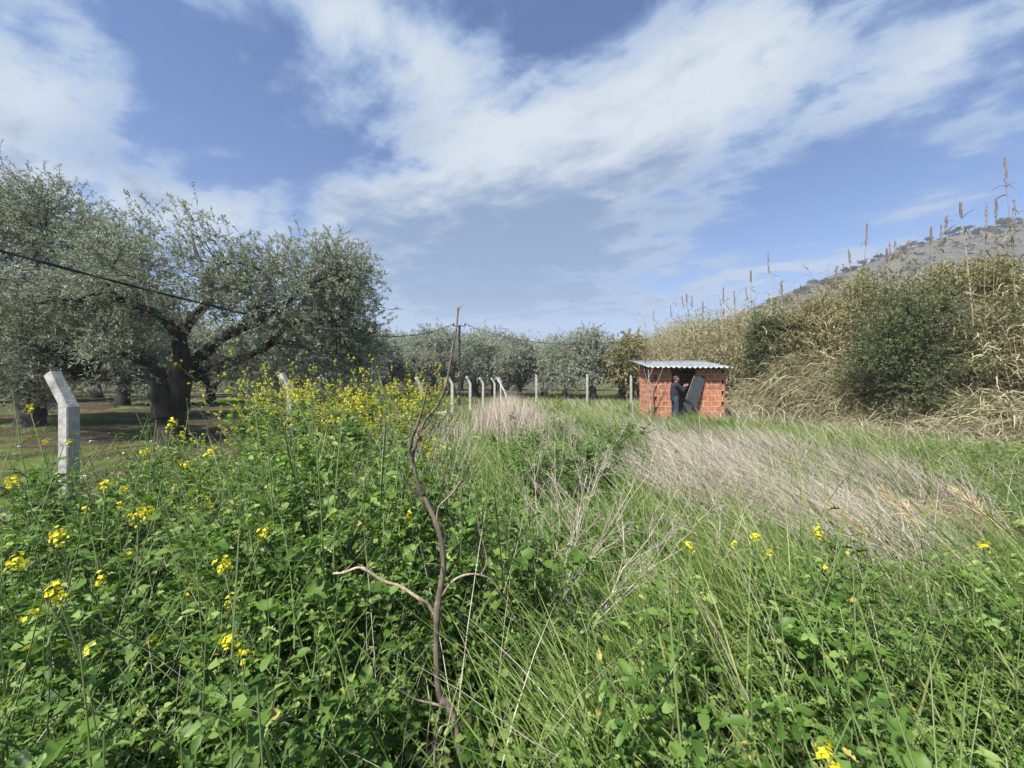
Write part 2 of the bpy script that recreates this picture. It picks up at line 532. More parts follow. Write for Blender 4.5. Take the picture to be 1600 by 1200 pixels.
for u, l in ((838, 'straight looking concrete post on the far fence, behind the middle of the field'), (917.5, 'straight looking concrete post on the far fence, midway between dead weeds and shed'),
             (986, 'straight looking concrete post on the far fence, close to the left of the brick shed')):
    y = 24.5; x = (u - 800) * y / F
    o = obj('concrete_post', pm2); o.location = (x, y, float(gz(x, y))); o.rotation_euler = (0, 0, math.radians(-85)); tag(o, l, 'fence post', 'posts of the far fence')
a = Acc(); addtube(a, [P(776, 590, 24.3), P(789, 612, 22.6), P(797, 640, 21.4)], 0.05, 4, sub=1)
tag(a.build('fence_strut', M_CONC), 'thin concrete strut leaning against the corner fence post', 'fence strut')

# ------------------------------------------------------------------ utility pole and cables
M_DARK = roughmat('dark_metal', (0.03, 0.03, 0.035), (0.055, 0.055, 0.06), 20, 0.6, 0.1)
M_CABLE = roughmat('black_cable', (0.012, 0.012, 0.013), (0.03, 0.03, 0.03), 40, 0.5, 0.1)
pb = P(718, 634, 23.0); pz = float(gz(pb[0], pb[1]))
pole = empty('utility_pole', (pb[0], pb[1], pz))
a = Acc()
for sx in (-1, 1): box(a, (sx * 0.055, 0, 2.33), (0.02, 0.13, 4.98))
box(a, (0, 0, 2.33), (0.09, 0.02, 4.976))
for z in np.arange(0.4, 4.7, 0.45): box(a, (0, -0.055, z), (0.088, 0.012, 0.09))
a.build('pole', M_DARK, pole)
a = Acc(); box(a, (0, -0.085, 4.74), (0.74, 0.05, 0.06)); a.build('crossarm', M_DARK, pole)
for sx in (-1, 1):
    a = Acc()
    for z, r in ((4.79, .035), (4.82, .055), (4.85, .04), (4.875, .05), (4.90, .03)):
        addtube(a, [(sx * 0.35, -0.085, z - 0.012), (sx * 0.35, -0.085, z + 0.014)], r, 8, sub=1)
    a.build('insulator', M_DARK, pole)
a = Acc(); box(a, (0.06, -0.08, 3.1), (0.16, 0.04, 0.05)); a.build('bracket', M_DARK, pole)
tag(pole, 'dark slim steel utility pole with a short crossarm, beyond the fence', 'utility pole')


def cable(name, pts, label, r=0.011):
    a = Acc(); pts = np.array(pts); n = len(pts)
    d = nrm(np.gradient(pts, axis=0)); s = nrm(np.cross(d, (0, 0, 1))); up = np.cross(s, d)
    L = np.cumsum(np.r_[0, np.linalg.norm(np.diff(pts, axis=0), axis=1)])
    for ph in (0, PI):
        q = pts + r * 1.05 * (np.cos(L * 4 + ph)[:, None] * s + np.sin(L * 4 + ph)[:, None] * up)
        addtube(a, q, r * 1.1, 5, sub=1)
    tag(a.build(name, M_CABLE, smooth=True), label, 'cable')


L0 = np.array([pb[0] - 0.35, 22.9, pz + 4.86]); E0 = np.array([-7.6, -1.0, 0])
t = np.linspace(0, 1, 130); yy = L0[1] + (E0[1] - L0[1]) * t; xx = L0[0] + (-6.65 - L0[0]) * (L0[1] - yy) / 18.0
zz = 3.1 + 0.0123 * (yy - 11) ** 2 * np.where(yy > 11, (L0[2] - 3.1) / (0.0123 * 11.9 ** 2), 0.55)
cable('overhead_cable', np.stack([xx, yy, zz], -1), 'black twisted overhead cable sagging from the pole across the olive crown to the left')
R0 = np.array([pb[0] + 0.35, 22.9, pz + 4.86]); R1 = np.array([5.55, 16.0, 3.30])
t = np.linspace(0, 1, 80)[:, None]; q = R0 + (R1 - R0) * t; q[:, 2] -= (0.62 * 4 * t * (1 - t))[:, 0]
cable('overhead_cable', q, 'black overhead cable running from the pole to the pipe on the brick shed', 0.009)

# ------------------------------------------------------------------ the brick shed
def brick_mat():
    m, t, b = newmat('hollow_clay_brick')
    tc = t.nodes.new('ShaderNodeTexCoord'); v = S(t, tc.outputs['Object'])
    at = t.nodes.new('ShaderNodeAttribute'); at.attribute_name = 'rnd'; r = S(t, at.outputs['Fac'])
    c = mixc(t, r, (0.27, 0.082, 0.038), (0.41, 0.145, 0.068))
    c = mixc(t, noise(t, v, 9, 6, 0.65).step(0.42, 0.75), c, (0.45, 0.26, 0.18))
    c = mixc(t, noise(t, v, 2.5, 7, 0.7).step(0.5, 0.75), c, (0.19, 0.07, 0.045))
    t.links.new(c.k, b.inputs['Base Color']); b.inputs['Roughness'].default_value = 0.9
    bn = t.nodes.new('ShaderNodeBump'); bn.inputs['Strength'].default_value = 0.4; bn.inputs['Distance'].default_value = 0.01
    t.links.new(noise(t, v, 60, 4).k, bn.inputs['Height']); t.links.new(bn.outputs[0], b.inputs['Normal'])
    return m


M_BRICK = brick_mat()
M_MORT = roughmat('pale_mortar', (0.42, 0.31, 0.25), (0.56, 0.45, 0.38), 30, 0.95, 0.4)
M_ZINC = roughmat('corrugated_zinc', (0.15, 0.175, 0.185), (0.25, 0.275, 0.28), 3, 0.6, 0.12, metal=0.25)
SX0, SX1, SY0, SY1 = 5.61, 8.40, 15.2, 16.9
DX0, DX1 = 6.31, 7.28
TH = 0.14
def roof_z(y): return 2.05 + (y - 14.9) * 0.152
shed = empty('brick_shed', (SX0, SY0, 0)); off = np.array([SX0, SY0, 0.0])
tag(shed, 'small orange hollow brick shed with a sloping corrugated metal roof', 'shed')
rb = np.random.default_rng(8)
WALLS = {}


def hollow(acc, c, w, h, d, ax, sgn, rnd):
    """a hollow brick with its open end showing: shell, one cross web and the dark depth behind"""
    t_ = 0.02
    for (ox, oz, sx, sz) in ((-w / 2 + t_ / 2, 0, t_, h), (w / 2 - t_ / 2, 0, t_, h), (0, h / 2 - t_ / 2, w - 2 * t_, t_), (0, -h / 2 + t_ / 2, w - 2 * t_, t_)):
        box(acc, c + (np.array([ox, 0, oz]) if ax == 0 else np.array([0, ox, oz])), (sx, d, sz) if ax == 0 else (d, sx, sz), rnd=rnd)


def wall(name, p0, length, ax, topf, skip=None, ends=(0, 0), out=-1):
    """courses of bricks along x (ax 0) or y (ax 1), each a little out of true, over a mortar core"""
    A = Acc(); Mo = Acc(); zc = -0.06; k = 0; bh, bl, mj = 0.192, 0.28, 0.020
    while True:
        z0, z1 = zc, zc + bh
        x = 0.0; first = True
        off_ = 0.0 if k % 2 else -bl / 2
        segs = []
        s0 = off_
        while s0 < length:
            segs.append((max(s0, 0.0), min(s0 + bl, length))); s0 += bl + mj
        if ends[1] and k % 2:
            segs = [(a0, min(a1, length - .16)) for a0, a1 in segs if a0 < length - .2] + [(length - .14, length)]
        any_ = False
        for si, (a0, a1) in enumerate(segs):
            if a1 - a0 < 0.04: continue
            parts = [(a0, a1)]
            if skip:
                parts = []
                if a0 < skip[0]: parts.append((a0, min(a1, skip[0])))
                if a1 > skip[1]: parts.append((max(a0, skip[1]), a1))
            for (b0, b1) in parts:
                if b1 - b0 < 0.03: continue
                mid = (b0 + b1) / 2
                top = topf(mid, ax) - 0.03
                zz1 = min(z1, top)
                if zz1 - z0 < 0.03: continue
                any_ = True
                c = np.array(p0, float)
                c[ax] += mid; c[1 - ax] += TH / 2; c[2] = (z0 + zz1) / 2
                jit = rb.uniform(-.004, .004)
                c[1 - ax] += jit
                sz = [0, 0, zz1 - z0]; sz[ax] = b1 - b0; sz[1 - ax] = TH
                hol = (ends[0] and k % 2 == 0 and b0 < 0.01) or (ends[1] and k % 2 == 1 and b1 > length - 0.02)
                if hol: hollow(A, c, b1 - b0, zz1 - z0, TH, ax, out, rb.random())
                else: box(A, c, sz, rnd=rb.random())
                # mortar bed under and beside, set back
                m = c.copy(); m[1 - ax] = np.array(p0)[1 - ax] + TH / 2; m[2] = z0 - mj / 2
                s2 = list(sz); s2[2] = mj; s2[1 - ax] = TH - 0.007; s2[ax] += mj
                if not hol: box(Mo, m, s2)
                m2 = c.copy(); m2[1 - ax] = m[1 - ax]; m2[ax] += (b1 - b0) / 2 + mj / 2; s3 = [0, 0, zz1 - z0]; s3[ax] = mj - .001; s3[1 - ax] = TH - 0.008
                if b1 < length - 0.05 and not (skip and abs(b1 - skip[0]) < .02): box(Mo, m2, s3)
        if not any_ and k > 3: break
        zc += bh + mj; k += 1
        if k > 14: break
    A.V = [v - off.astype(np.float32) for v in A.V]; Mo.V = [v - off.astype(np.float32) for v in Mo.V]
    w = A.build('wall', M_BRICK, shed); Mo.build('mortar', M_MORT, w)
    return w


wall('front', (SX0, SY0, 0), DX0 - SX0, 0, lambda s, ax: roof_z(SY0), None, (1, 0))
wall('front', (DX1, SY0, 0), SX1 - DX1, 0, lambda s, ax: roof_z(SY0), None, (0, 1))
wall('rear', (SX0, SY1 - TH, 0), SX1 - SX0, 0, lambda s, ax: roof_z(SY1))
wall('side', (SX0, SY0 + TH + 0.004, 0), SY1 - SY0 - 2 * TH - 0.008, 1, lambda s, ax: roof_z(SY0 + TH + s))
wall('side', (SX1 - TH, SY0 + TH + 0.004, 0), SY1 - SY0 - 2 * TH - 0.008, 1, lambda s, ax: roof_z(SY0 + TH + s))
# corrugated sheet
a = Acc(); nx = 16 * 12 + 1; xs = np.linspace(5.28, 8.56, nx); ph = (xs - xs[0]) / (xs[-1] - xs[0]) * 16 * 2 * PI
wv = 0.024 * np.clip(np.sin(ph) * 1.5, -1, 1)
ys = np.array([14.86, 15.6, 16.4, 17.25])
for lay, dz in ((0, 0.05), (1, 0.042)):
    X, Y = np.meshgrid(xs, ys, indexing='ij'); Z = roof_z(Y) + wv[:, None] + dz + 0.006 * np.sin(X * 2 + Y)
    i = np.arange(nx * 4).reshape(nx, 4) + lay * nx * 4
    q = np.stack([i[:-1, :-1], i[1:, :-1], i[1:, 1:], i[:-1, 1:]], -1).reshape(-1, 4)
    a.V.append((np.stack([X, Y, Z], -1).reshape(-1, 3) - off).astype(np.float32)); a.R.append(np.full(nx * 4, 0.5, np.float32)); a.Q.append(q if lay == 0 else q[:, ::-1])
a.n = nx * 8; i = np.arange(nx * 4).reshape(nx, 4); j = i + nx * 4
for e0, e1 in ((i[:, 0], j[:, 0]), (j[:, -1], i[:, -1])):
    a.Q.append(np.stack([e1[:-1], e1[1:], e0[1:], e0[:-1]], -1))
for e0, e1 in ((j[0], i[0]), (i[-1], j[-1])):
    a.Q.append(np.stack([e1[:-1], e1[1:], e0[1:], e0[:-1]], -1))
a.build('roof', M_ZINC, shed, smooth=True)
M_WOOD = roughmat('old_timber', (0.10, 0.07, 0.045), (0.20, 0.15, 0.10), 6, 0.9, 0.4, stretch=(0.3, 4, 4))
for x in (5.75, 6.6, 7.4, 8.25):
    a = Acc(); hexa(a, np.array([(x - .03, 15.0, roof_z(15.0) - .06), (x + .03, 15.0, roof_z(15.0) - .06), (x + .03, 17.1, roof_z(17.1) - .06), (x - .03, 17.1, roof_z(17.1) - .06),
                                (x - .03, 15.0, roof_z(15.0) + .012), (x + .03, 15.0, roof_z(15.0) + .012), (x + .03, 17.1, roof_z(17.1) + .012), (x - .03, 17.1, roof_z(17.1) + .012)]) - off)
    a.build('rafter', M_WOOD, shed)
M_RUST = roughmat('rusty_pipe', (0.05, 0.03, 0.022), (0.12, 0.06, 0.04), 16, 0.8, 0.3)
a = Acc(); addtube(a, np.array([(5.55, 16.0, 1.49), (5.55, 16.0, 2.6), (5.55, 16.0, 3.30)]) - off, 0.025, 8, sub=1)
addtube(a, np.array([(5.55, 16.0, 3.285), (5.46, 16.05, 3.30), (5.42, 16.08, 3.26)]) - off, 0.02, 6)
pp = a.build('conduit_pipe', M_RUST, shed)
for z in (1.56, 1.95):
    a = Acc(); box(a, np.array((5.595, 16.0, z)) - off, (0.09, 0.03, 0.03)); a.build('bracket', M_RUST, pp)

# loose door sheet held by the person
M_SHEET = roughmat('dark_sheet', (0.035, 0.042, 0.05), (0.075, 0.085, 0.095), 5, 0.45, 0.15, stretch=(3, 3, .6))
tl, tr = P(1085, 587.5, 15.0), P(1101.5, 588.5, 15.12); bl_, br = P(1061, 655, 14.75), P(1082, 657, 14.9)
n_ = nrm(np.cross(tr - tl, bl_ - tl)) * 0.03
a = Acc(); hexa(a, [bl_, br, br + n_, bl_ + n_, tl, tr, tr + n_, tl + n_]); door = empty('metal_sheet', tuple(bl_))
a.V = [v - bl_.astype(np.float32) for v in a.V]; a.build('panel', M_SHEET, door)
a = Acc()
for p, q in ((tl, tr), (tr, br), (br, bl_), (bl_, tl)):
    addtube(a, [p - bl_ + n_ / 2, q - bl_ + n_ / 2], 0.021, 4, sub=1)
a.build('edge_frame', M_DARK, door)
tag(door, 'dark grey metal door sheet leaning at a slant in front of the shed doorway', 'door sheet')

# ------------------------------------------------------------------ the person at the shed door
def remesh(o, vox, it=4, fac=0.5):
    md = o.modifiers.new('fuse', 'REMESH'); md.mode = 'VOXEL'; md.voxel_size = vox; md.use_smooth_shade = True
    sm = o.modifiers.new('soften', 'SMOOTH'); sm.factor = fac; sm.iterations = it


def bone(a, p, q, r0, r1):
    p, q = np.array(p, float), np.array(q, float)
    addtube(a, np.linspace(p, q, 5), np.linspace(r0, r1, 5), 10, sub=1)
    ball(a, p, (r0,) * 3, 10, 8); ball(a, q, (r1,) * 3, 10, 8)


def build_person():
    root = empty('person', (6.12, 14.45, 0.02), math.radians(2))
    tag(root, 'person with close-cropped hair in navy jumper and jeans, side on, holding the dark sheet', 'person')
    m_skin = roughmat('skin', (0.30, 0.14, 0.095), (0.36, 0.18, 0.125), 12, 0.55, 0.05)
    m_top = roughmat('navy_knit', (0.006, 0.008, 0.02), (0.012, 0.016, 0.034), 20, 0.9, 0.3)
    m_jean = roughmat('blue_denim', (0.010, 0.02, 0.045), (0.028, 0.048, 0.085), 14, 0.85, 0.3)
    m_hair = roughmat('short_hair', (0.03, 0.022, 0.018), (0.07, 0.05, 0.04), 40, 0.8, 0.4)
    m_shoe = roughmat('dark_shoe', (0.015, 0.013, 0.012), (0.04, 0.035, 0.03), 20, 0.6, 0.2)
    # facing +x; joints
    hipL, hipR = (0, 0.10, 0.90), (0, -0.10, 0.90)
    knL, knR = (0.05, 0.11, 0.49), (0.02, -0.12, 0.49)
    anL, anR = (0.02, 0.12, 0.09), (-0.10, -0.13, 0.09)
    shL, shR = (0.00, 0.19, 1.40), (0.02, -0.19, 1.40)
    elL, elR = (0.17, 0.20, 1.17), (0.20, -0.22, 1.18)
    wrL, wrR = (0.37, 0.07, 1.34), (0.40, -0.08, 1.36)
    body = Acc()
    bone(body, (-0.01, 0, 0.92), (-0.02, 0, 1.12), 0.135, 0.13); bone(body, (-0.02, 0, 1.12), (0, 0, 1.33), 0.13, 0.14)
    ball(body, (0, 0, 1.36), (0.11, 0.19, 0.11)); bone(body, (0.0, 0, 1.42), (0.035, 0, 1.53), 0.062, 0.055)
    for h, k, f in ((hipL, knL, anL), (hipR, knR, anR)):
        bone(body, h, k, 0.088, 0.058); bone(body, k, f, 0.055, 0.038)
        bone(body, (f[0], f[1], 0.05), (f[0] + 0.17, f[1], 0.035), 0.042, 0.033)
    for s, e, w, sg in ((shL, elL, wrL, 1), (shR, elR, wrR, -1)):
        bone(body, s, e, 0.052, 0.042); bone(body, e, w, 0.041, 0.027)
        w = np.array(w); d = nrm(np.array([0.75, -0.25 * sg, 0.45])); up = np.array([0, 0, 1.0]); sd = nrm(np.cross(up, d)); nn = np.cross(d, sd)
        Rm = np.stack([d, nn, sd], -1)
        ball(body, w + d * 0.05, (0.055, 0.042, 0.020), 10, 8, Rm)
        for j, ln in enumerate((0.068, 0.078, 0.072, 0.056)):
            b0 = w + d * 0.085 + nn * (0.032 - 0.021 * j)
            k1 = b0 + d * ln * 0.5 - sd * sg * 0.012; k2 = k1 + d * ln * 0.18 - sd * sg * ln * 0.42; k3 = k2 - d * ln * 0.30 - sd * sg * ln * 0.20
            addtube(body, [b0, k1, k2, k3], [0.0095, 0.009, 0.0085, 0.0075], 6, sub=2)
        t0 = w + d * 0.03 + nn * 0.035; addtube(body, [t0, t0 + nn * 0.028 + d * 0.03, t0 + nn * 0.026 + d * 0.062 - sd * sg * 0.02], [0.0125, 0.011, 0.009], 6, sub=2)
    # head: turned along the look, tipped a little down
    hc = np.array([0.055, 0, 1.625])
    ball(body, hc + (-0.012, 0, 0.025), (0.098, 0.077, 0.098), 16, 12)
    ball(body, hc + (0.028, 0, -0.045), (0.068, 0.060, 0.075), 14, 10)
    ball(body, hc + (0.072, 0, -0.095), (0.028, 0.034, 0.024)); ball(body, hc + (0.078, 0, 0.022), (0.022, 0.056, 0.016))
    addtube(body, [hc + (0.088, 0, 0.015), hc + (0.112, 0, -0.022), hc + (0.096, 0, -0.034)], [0.009, 0.015, 0.012], 8, sub=2)
    ball(body, hc + (0.092, 0, -0.060), (0.012, 0.024, 0.006)); ball(body, hc + (0.090, 0, -0.072), (0.011, 0.021, 0.007))
    for sg in (1, -1):
        ball(body, hc + (0.080, 0.031 * sg, 0.002), (0.012, 0.014, 0.010)); ball(body, hc + (-0.008, 0.079 * sg, -0.008), (0.022, 0.010, 0.033))
    o = body.build('body', m_skin, root); remesh(o, 0.008, 3, 0.4)
    # hair
    a = Acc(); ball(a, hc + (-0.022, 0, 0.036), (0.096, 0.081, 0.092), 16, 12); ball(a, hc + (-0.055, 0, -0.005), (0.055, 0.068, 0.065)); o = a.build('hair', m_hair, root, True)
    # jumper
    a = Acc(); bone(a, (-0.01, 0, 0.90), (-0.025, 0, 1.12), 0.158, 0.155); bone(a, (-0.025, 0, 1.12), (0, 0, 1.32), 0.155, 0.16)
    ball(a, (0, 0, 1.36), (0.135, 0.215, 0.125)); bone(a, (0.0, 0, 1.42), (0.012, 0, 1.475), 0.085, 0.07)
    for s, e, w in ((shL, elL, wrL), (shR, elR, wrR)):
        w = np.array(e) + (np.array(w) - np.array(e)) * 0.93; bone(a, s, e, 0.074, 0.062); bone(a, e, w, 0.060, 0.043)
    o = a.build('jumper', m_top, root); remesh(o, 0.012, 5)
    # jeans
    a = Acc(); ball(a, (-0.01, 0, 0.88), (0.15, 0.175, 0.13))
    for h, k, f in ((hipL, knL, anL), (hipR, knR, anR)):
        bone(a, h, k, 0.108, 0.078); bone(a, k, (f[0], f[1], 0.10), 0.076, 0.064)
    o = a.build('jeans', m_jean, root); remesh(o, 0.012, 5)
    for f in (anL, anR):
        a = Acc(); bone(a, (f[0] - 0.03, f[1], 0.05), (f[0] + 0.17, f[1], 0.045), 0.052, 0.042); box(a, (f[0] + 0.07, f[1], 0.012), (0.29, 0.095, 0.024)); o = a.build('shoe', m_shoe, root); remesh(o, 0.01, 3)


build_person()

# ------------------------------------------------------------------ olive trees
M_BARK = roughmat('olive_bark', (0.014, 0.012, 0.0105), (0.058, 0.049, 0.042), 5, 0.95, 0.9, stretch=(1, 1, 0.35))
M_OLIVE = leafmat('olive_leaf', [(0.125, 0.15, 0.105), (0.23, 0.255, 0.20), (0.345, 0.37, 0.31), (0.50, 0.52, 0.46)], 0.3, 0.5, (1.1, 1.2, 0.85), patch=0.85)
DIAM = np.array([(0, 0, 0), (0.45, 0.5, 0.06), (1, 0, -0.05), (0.45, -0.5, 0.06)], float)
DQ = np.array([[0, 1, 2, 3]])


def sprigs(acc, wood, ctr, out, rg, tw=7, tl=0.42, lv=16, ll=0.075, lw=0.017, spread=0.22, up=0.25, wr=0.005):
    """leafy twigs growing from each clump centre"""
    n = len(ctr); N = n * tw
    base = np.repeat(ctr, tw, 0) + rg.normal(size=(N, 3)) * spread
    d = nrm(np.repeat(out, tw, 0) * 0.9 + rg.normal(size=(N, 3)) * 0.75 + np.array([0, 0, up]))
    L = tl * rg.uniform(0.55, 1.25, N)
    bend = rg.normal(size=(N, 3)) * 0.12 - np.array([0, 0, 0.10])
    k = 4; t = np.linspace(0, 1, k)
    pts = base[:, None] + d[:, None] * (L[:, None] * t)[..., None] + bend[:, None] * (L[:, None] * t * t)[..., None]
    if wood is not None:
        V, Fq = tubes(pts, np.linspace(wr, wr * 0.4, k)[None].repeat(N, 0), 3); wood.add(V, Fq, 0.3)
    tt = rg.uniform(0.12, 1.0, (N, lv))
    pos = base[:, None] + d[:, None] * (L[:, None] * tt)[..., None] + bend[:, None] * (L[:, None] * tt * tt)[..., None]
    ld = nrm(d[:, None] * 0.75 + rg.normal(size=(N, lv, 3)) * 0.62)
    nh = rg.normal(size=(N, lv, 3)) + np.array([0, 0, 0.9])
    pos, ld, nh = pos.reshape(-1, 3), ld.reshape(-1, 3), nh.reshape(-1, 3)
    s = rg.uniform(0.7, 1.25, len(pos))
    V, Fq = inst(DIAM * np.array([ll, lw * 2, ll]), DQ, frames(ld, nh), pos, s)
    cl = np.repeat(np.repeat(rg.random(n), tw), lv)
    r = np.clip(0.55 * rg.random(len(pos)) ** 1.5 + 0.4 * cl, 0, 1)
    acc.add(V, Fq, np.repeat(r, 4))


def crown_points(ell, n, rg, gap=0.35, f=0.9, seed=0, inner=0.5, low=None):
    """clump centres through a crown made of ellipsoids, thinned where the noise leaves gaps"""
    ell = np.array(ell, float); vol = ell[:, 3] * ell[:, 4] * ell[:, 5]; vol = vol ** 0.75
    pick = rg.choice(len(ell), n * 4, p=vol / vol.sum()); e = ell[pick]
    d = nrm(rg.normal(size=(len(e), 3))); r = rg.uniform(inner ** 3, 1, len(e)) ** (1 / 3)
    p = e[:, :3] + d * r[:, None] * e[:, 3:6]
    keep = lump(p, seed, f) > (gap - 1.0) * 0.9 - 0.0
    keep &= lump(p, seed + 5, f * 2.2) > -0.75
    if low is not None: keep &= p[:, 2] > low
    p, d = p[keep][:n], d[keep][:n]
    return p, d


def limbs_to(wood, nodes, pts, rg, r0=0.028, frac=0.5, pull=0.35):
    """thin branches from the nearest limb to the clumps"""
    nodes = np.array(nodes); sel = rg.random(len(pts)) < frac; q = pts[sel]
    D = np.linalg.norm(q[:, None] - nodes[None], axis=2) + np.maximum(nodes[None, :, 2] - q[:, None, 2], 0) * 0.8
    b = nodes[D.argmin(1)]; n = len(q); k = 6; t = np.linspace(0, 1, k)
    mid = (b + q) / 2 + rg.normal(size=(n, 3)) * 0.18 * np.linalg.norm(q - b, axis=1)[:, None] + np.array([0, 0, 0.12])
    P_ = ((1 - t) ** 2)[None, :, None] * b[:, None] + (2 * t * (1 - t))[None, :, None] * mid[:, None] + (t * t)[None, :, None] * q[:, None]
    P_[:, 1:-1] += rg.normal(size=(n, k - 2, 3)) * 0.035
    L = np.linalg.norm(q - b, axis=1); rr = np.clip(r0 * (0.35 + 0.35 * L), 0.008, 0.07)
    V, Fq = tubes(P_, rr[:, None] * np.linspace(1, 0.3, k)[None], 4); wood.add(V, Fq, 0.5)


def knotty(acc, pts, rads, seed, sides=14, amp=0.16, sub=5):
    """a gnarled trunk or limb: the radius wanders along and around it"""
    p, r = spline(np.array(pts, float), np.array(rads, float), sub)
    n0 = len(p); T = nrm(np.gradient(p, axis=0)); ref = np.zeros(3); ref[np.abs(T.mean(0)).argmin()] = 1
    A = nrm(np.cross(T, ref)); B = np.cross(T, A); a = np.arange(sides) * 2 * PI / sides
    dirs = np.cos(a)[None, :, None] * A[:, None] + np.sin(a)[None, :, None] * B[:, None]
    q = p[:, None] + dirs * r[:, None, None]
    w = 1 + amp * lump(q * np.array([1, 1, 0.45]), seed, 2.2 / max(r.max(), 0.15)) + amp * 0.5 * lump(q, seed + 3, 5.0 / max(r.max(), 0.15))
    q = p[:, None] + dirs * (r[:, None] * w)[..., None]
    i = np.arange(n0 * sides).reshape(n0, sides); nx = np.roll(i, -1, 1); b0 = acc.n
    acc.add(q.reshape(-1, 3), np.stack([i[:-1], nx[:-1], nx[1:], i[1:]], -1).reshape(-1, 4), 0.5)
    acc.T.append(np.array([(i[-1, 0], i[-1, j], i[-1, j + 1]) for j in range(1, sides - 1)]) + b0)
    return p


def finish_tree(name, base, wood, leaf, label, group=None, cat='olive tree', leafm=None, barkm=None):
    root = empty(name, tuple(base)); b = np.array(base, np.float32)
    wood.V = [v - b for v in wood.V]; leaf.V = [v - b for v in leaf.V]
    wood.build('trunk', barkm or M_BARK, root, True); leaf.build('crown', leafm or M_OLIVE, root)
    return tag(root, label, cat, group)


GROVE = 'olive trees of the grove beyond the fence'


def olive_big():
    rg = np.random.default_rng(11); Y = 9.9; w = Acc(); lf = Acc(); base = P(272, 692, Y); base[2] = float(gz(base[0], base[1]))
    Q = lambda u, v, dy=0.0: P(u, v, Y + dy)
    nodes = []
    def limb(pts, r, seed, sides=9, amp=0.16): nodes.append(knotty(w, pts, r, seed, sides, amp))
    limb([base + (0, 0, -0.3), base + (0, 0, 0.02), Q(271, 660), Q(268, 630), Q(266, 600)], [0.46, 0.36, 0.29, 0.26, 0.24], 1, 20, 0.2)
    limb([Q(258, 650, -.1), Q(252, 610, -.15), Q(246, 585, -.15), Q(236, 566, -.1), Q(215, 560, -.4), Q(190, 552, -.8), Q(150, 548, -1.1)], [0.28, 0.24, 0.20, 0.15, 0.12, 0.09, 0.05], 2)
    limb([Q(276, 640, .05), Q(282, 600, .05), Q(284, 570, 0), Q(280, 540, 0), Q(279, 522, 0)], [0.25, 0.21, 0.19, 0.17, 0.15], 3, 14)
    limb([Q(281, 532, 0), Q(262, 504, -.3), Q(238, 488, -.5), Q(208, 476, -.7), Q(180, 463, -.9), Q(158, 455, -1.0), Q(120, 470, -1.2)], [0.15, 0.125, 0.115, 0.10, 0.085, 0.07, 0.04], 4)
    limb([Q(280, 526, 0), Q(292, 505, .1), Q(306, 492, .1), Q(325, 470, -.2), Q(326, 445, -.3), Q(334, 422, -.4), Q(350, 413, -.5), Q(375, 410, -.7), Q(405, 422, -.8)], [0.15, 0.13, 0.115, 0.10, 0.085, 0.07, 0.055, 0.04, 0.03], 5)
    limb([Q(284, 585, .1), Q(310, 560, .3), Q(335, 538, .2), Q(360, 520, 0), Q(400, 504, -.4), Q(425, 488, -.7), Q(440, 478, -.8), Q(480, 450, -.9), Q(515, 425, -1.0)], [0.17, 0.15, 0.13, 0.115, 0.095, 0.07, 0.055, 0.04, 0.02], 6)
    limb([Q(372, 514, -.1), Q(395, 490, .3), Q(415, 455, .5), Q(430, 410, .6)], [0.09, 0.07, 0.05, 0.03], 16)
    limb([Q(300, 590, .3), Q(350, 570, .8), Q(395, 552, .8), Q(420, 540, .5), Q(438, 518, .2), Q(460, 505, 0), Q(500, 500, -.3), Q(535, 505, -.5)], [0.16, 0.13, 0.11, 0.09, 0.075, 0.06, 0.04, 0.02], 7)
    limb([Q(252, 600, .1), Q(215, 590, .3), Q(175, 592, .5), Q(130, 588, .8)], [0.12, 0.09, 0.07, 0.04], 8)
    limb([Q(326, 450, -.2), Q(318, 420, .2), Q(305, 390, .4), Q(300, 365, .6)], [0.07, 0.055, 0.04, 0.02], 9)
    limb([Q(238, 488, -.4), Q(225, 455, 0), Q(222, 420, .3), Q(215, 380, .3)], [0.08, 0.06, 0.045, 0.02], 10)
    nodes = np.concatenate(nodes)[25:]
    E = []
    for u, v, ru, rv, ry, dy in ((235, 425, 105, 85, 1.7, -.3), (330, 420, 80, 75, 1.7, -.2), (400, 440, 75, 62, 1.5, 0), (465, 460, 75, 75, 1.5, -.3), (525, 470, 52, 75, 1.2, -.5), (555, 510, 28, 55, .9, -.5), (545, 430, 26, 40, .7, -.5), (150, 455, 90, 75, 1.7, -.3),
                               (505, 555, 60, 42, 1.2, .0), (400, 555, 70, 46, 1.3, .9), (345, 560, 46, 36, .8, -.9), (130, 540, 80, 50, 1.5, .4), (60, 500, 80, 70, 1.5, .3), (200, 540, 45, 32, .8, -1.0), (570, 560, 24, 40, .8, .2), (20, 560, 60, 40, 1.2, 1.0)):
        k = Y / F; c = Q(u, v, dy + .12); E.append((*c, ru * k, ry * .85, rv * k))
    p, d = crown_points(E, 1150, rg, 0.42, 1.1, 4, 0.35)
    limbs_to(w, nodes, p, rg, 0.026, 0.33)
    sprigs(lf, w, p, d, rg, 7, 0.40, 17, 0.085, 0.0115, 0.20, 0.25, 0.0045)
    finish_tree('olive_tree', base, w, lf, 'large spreading grey-green olive with dark forked trunk, nearest the fence at left', GROVE)


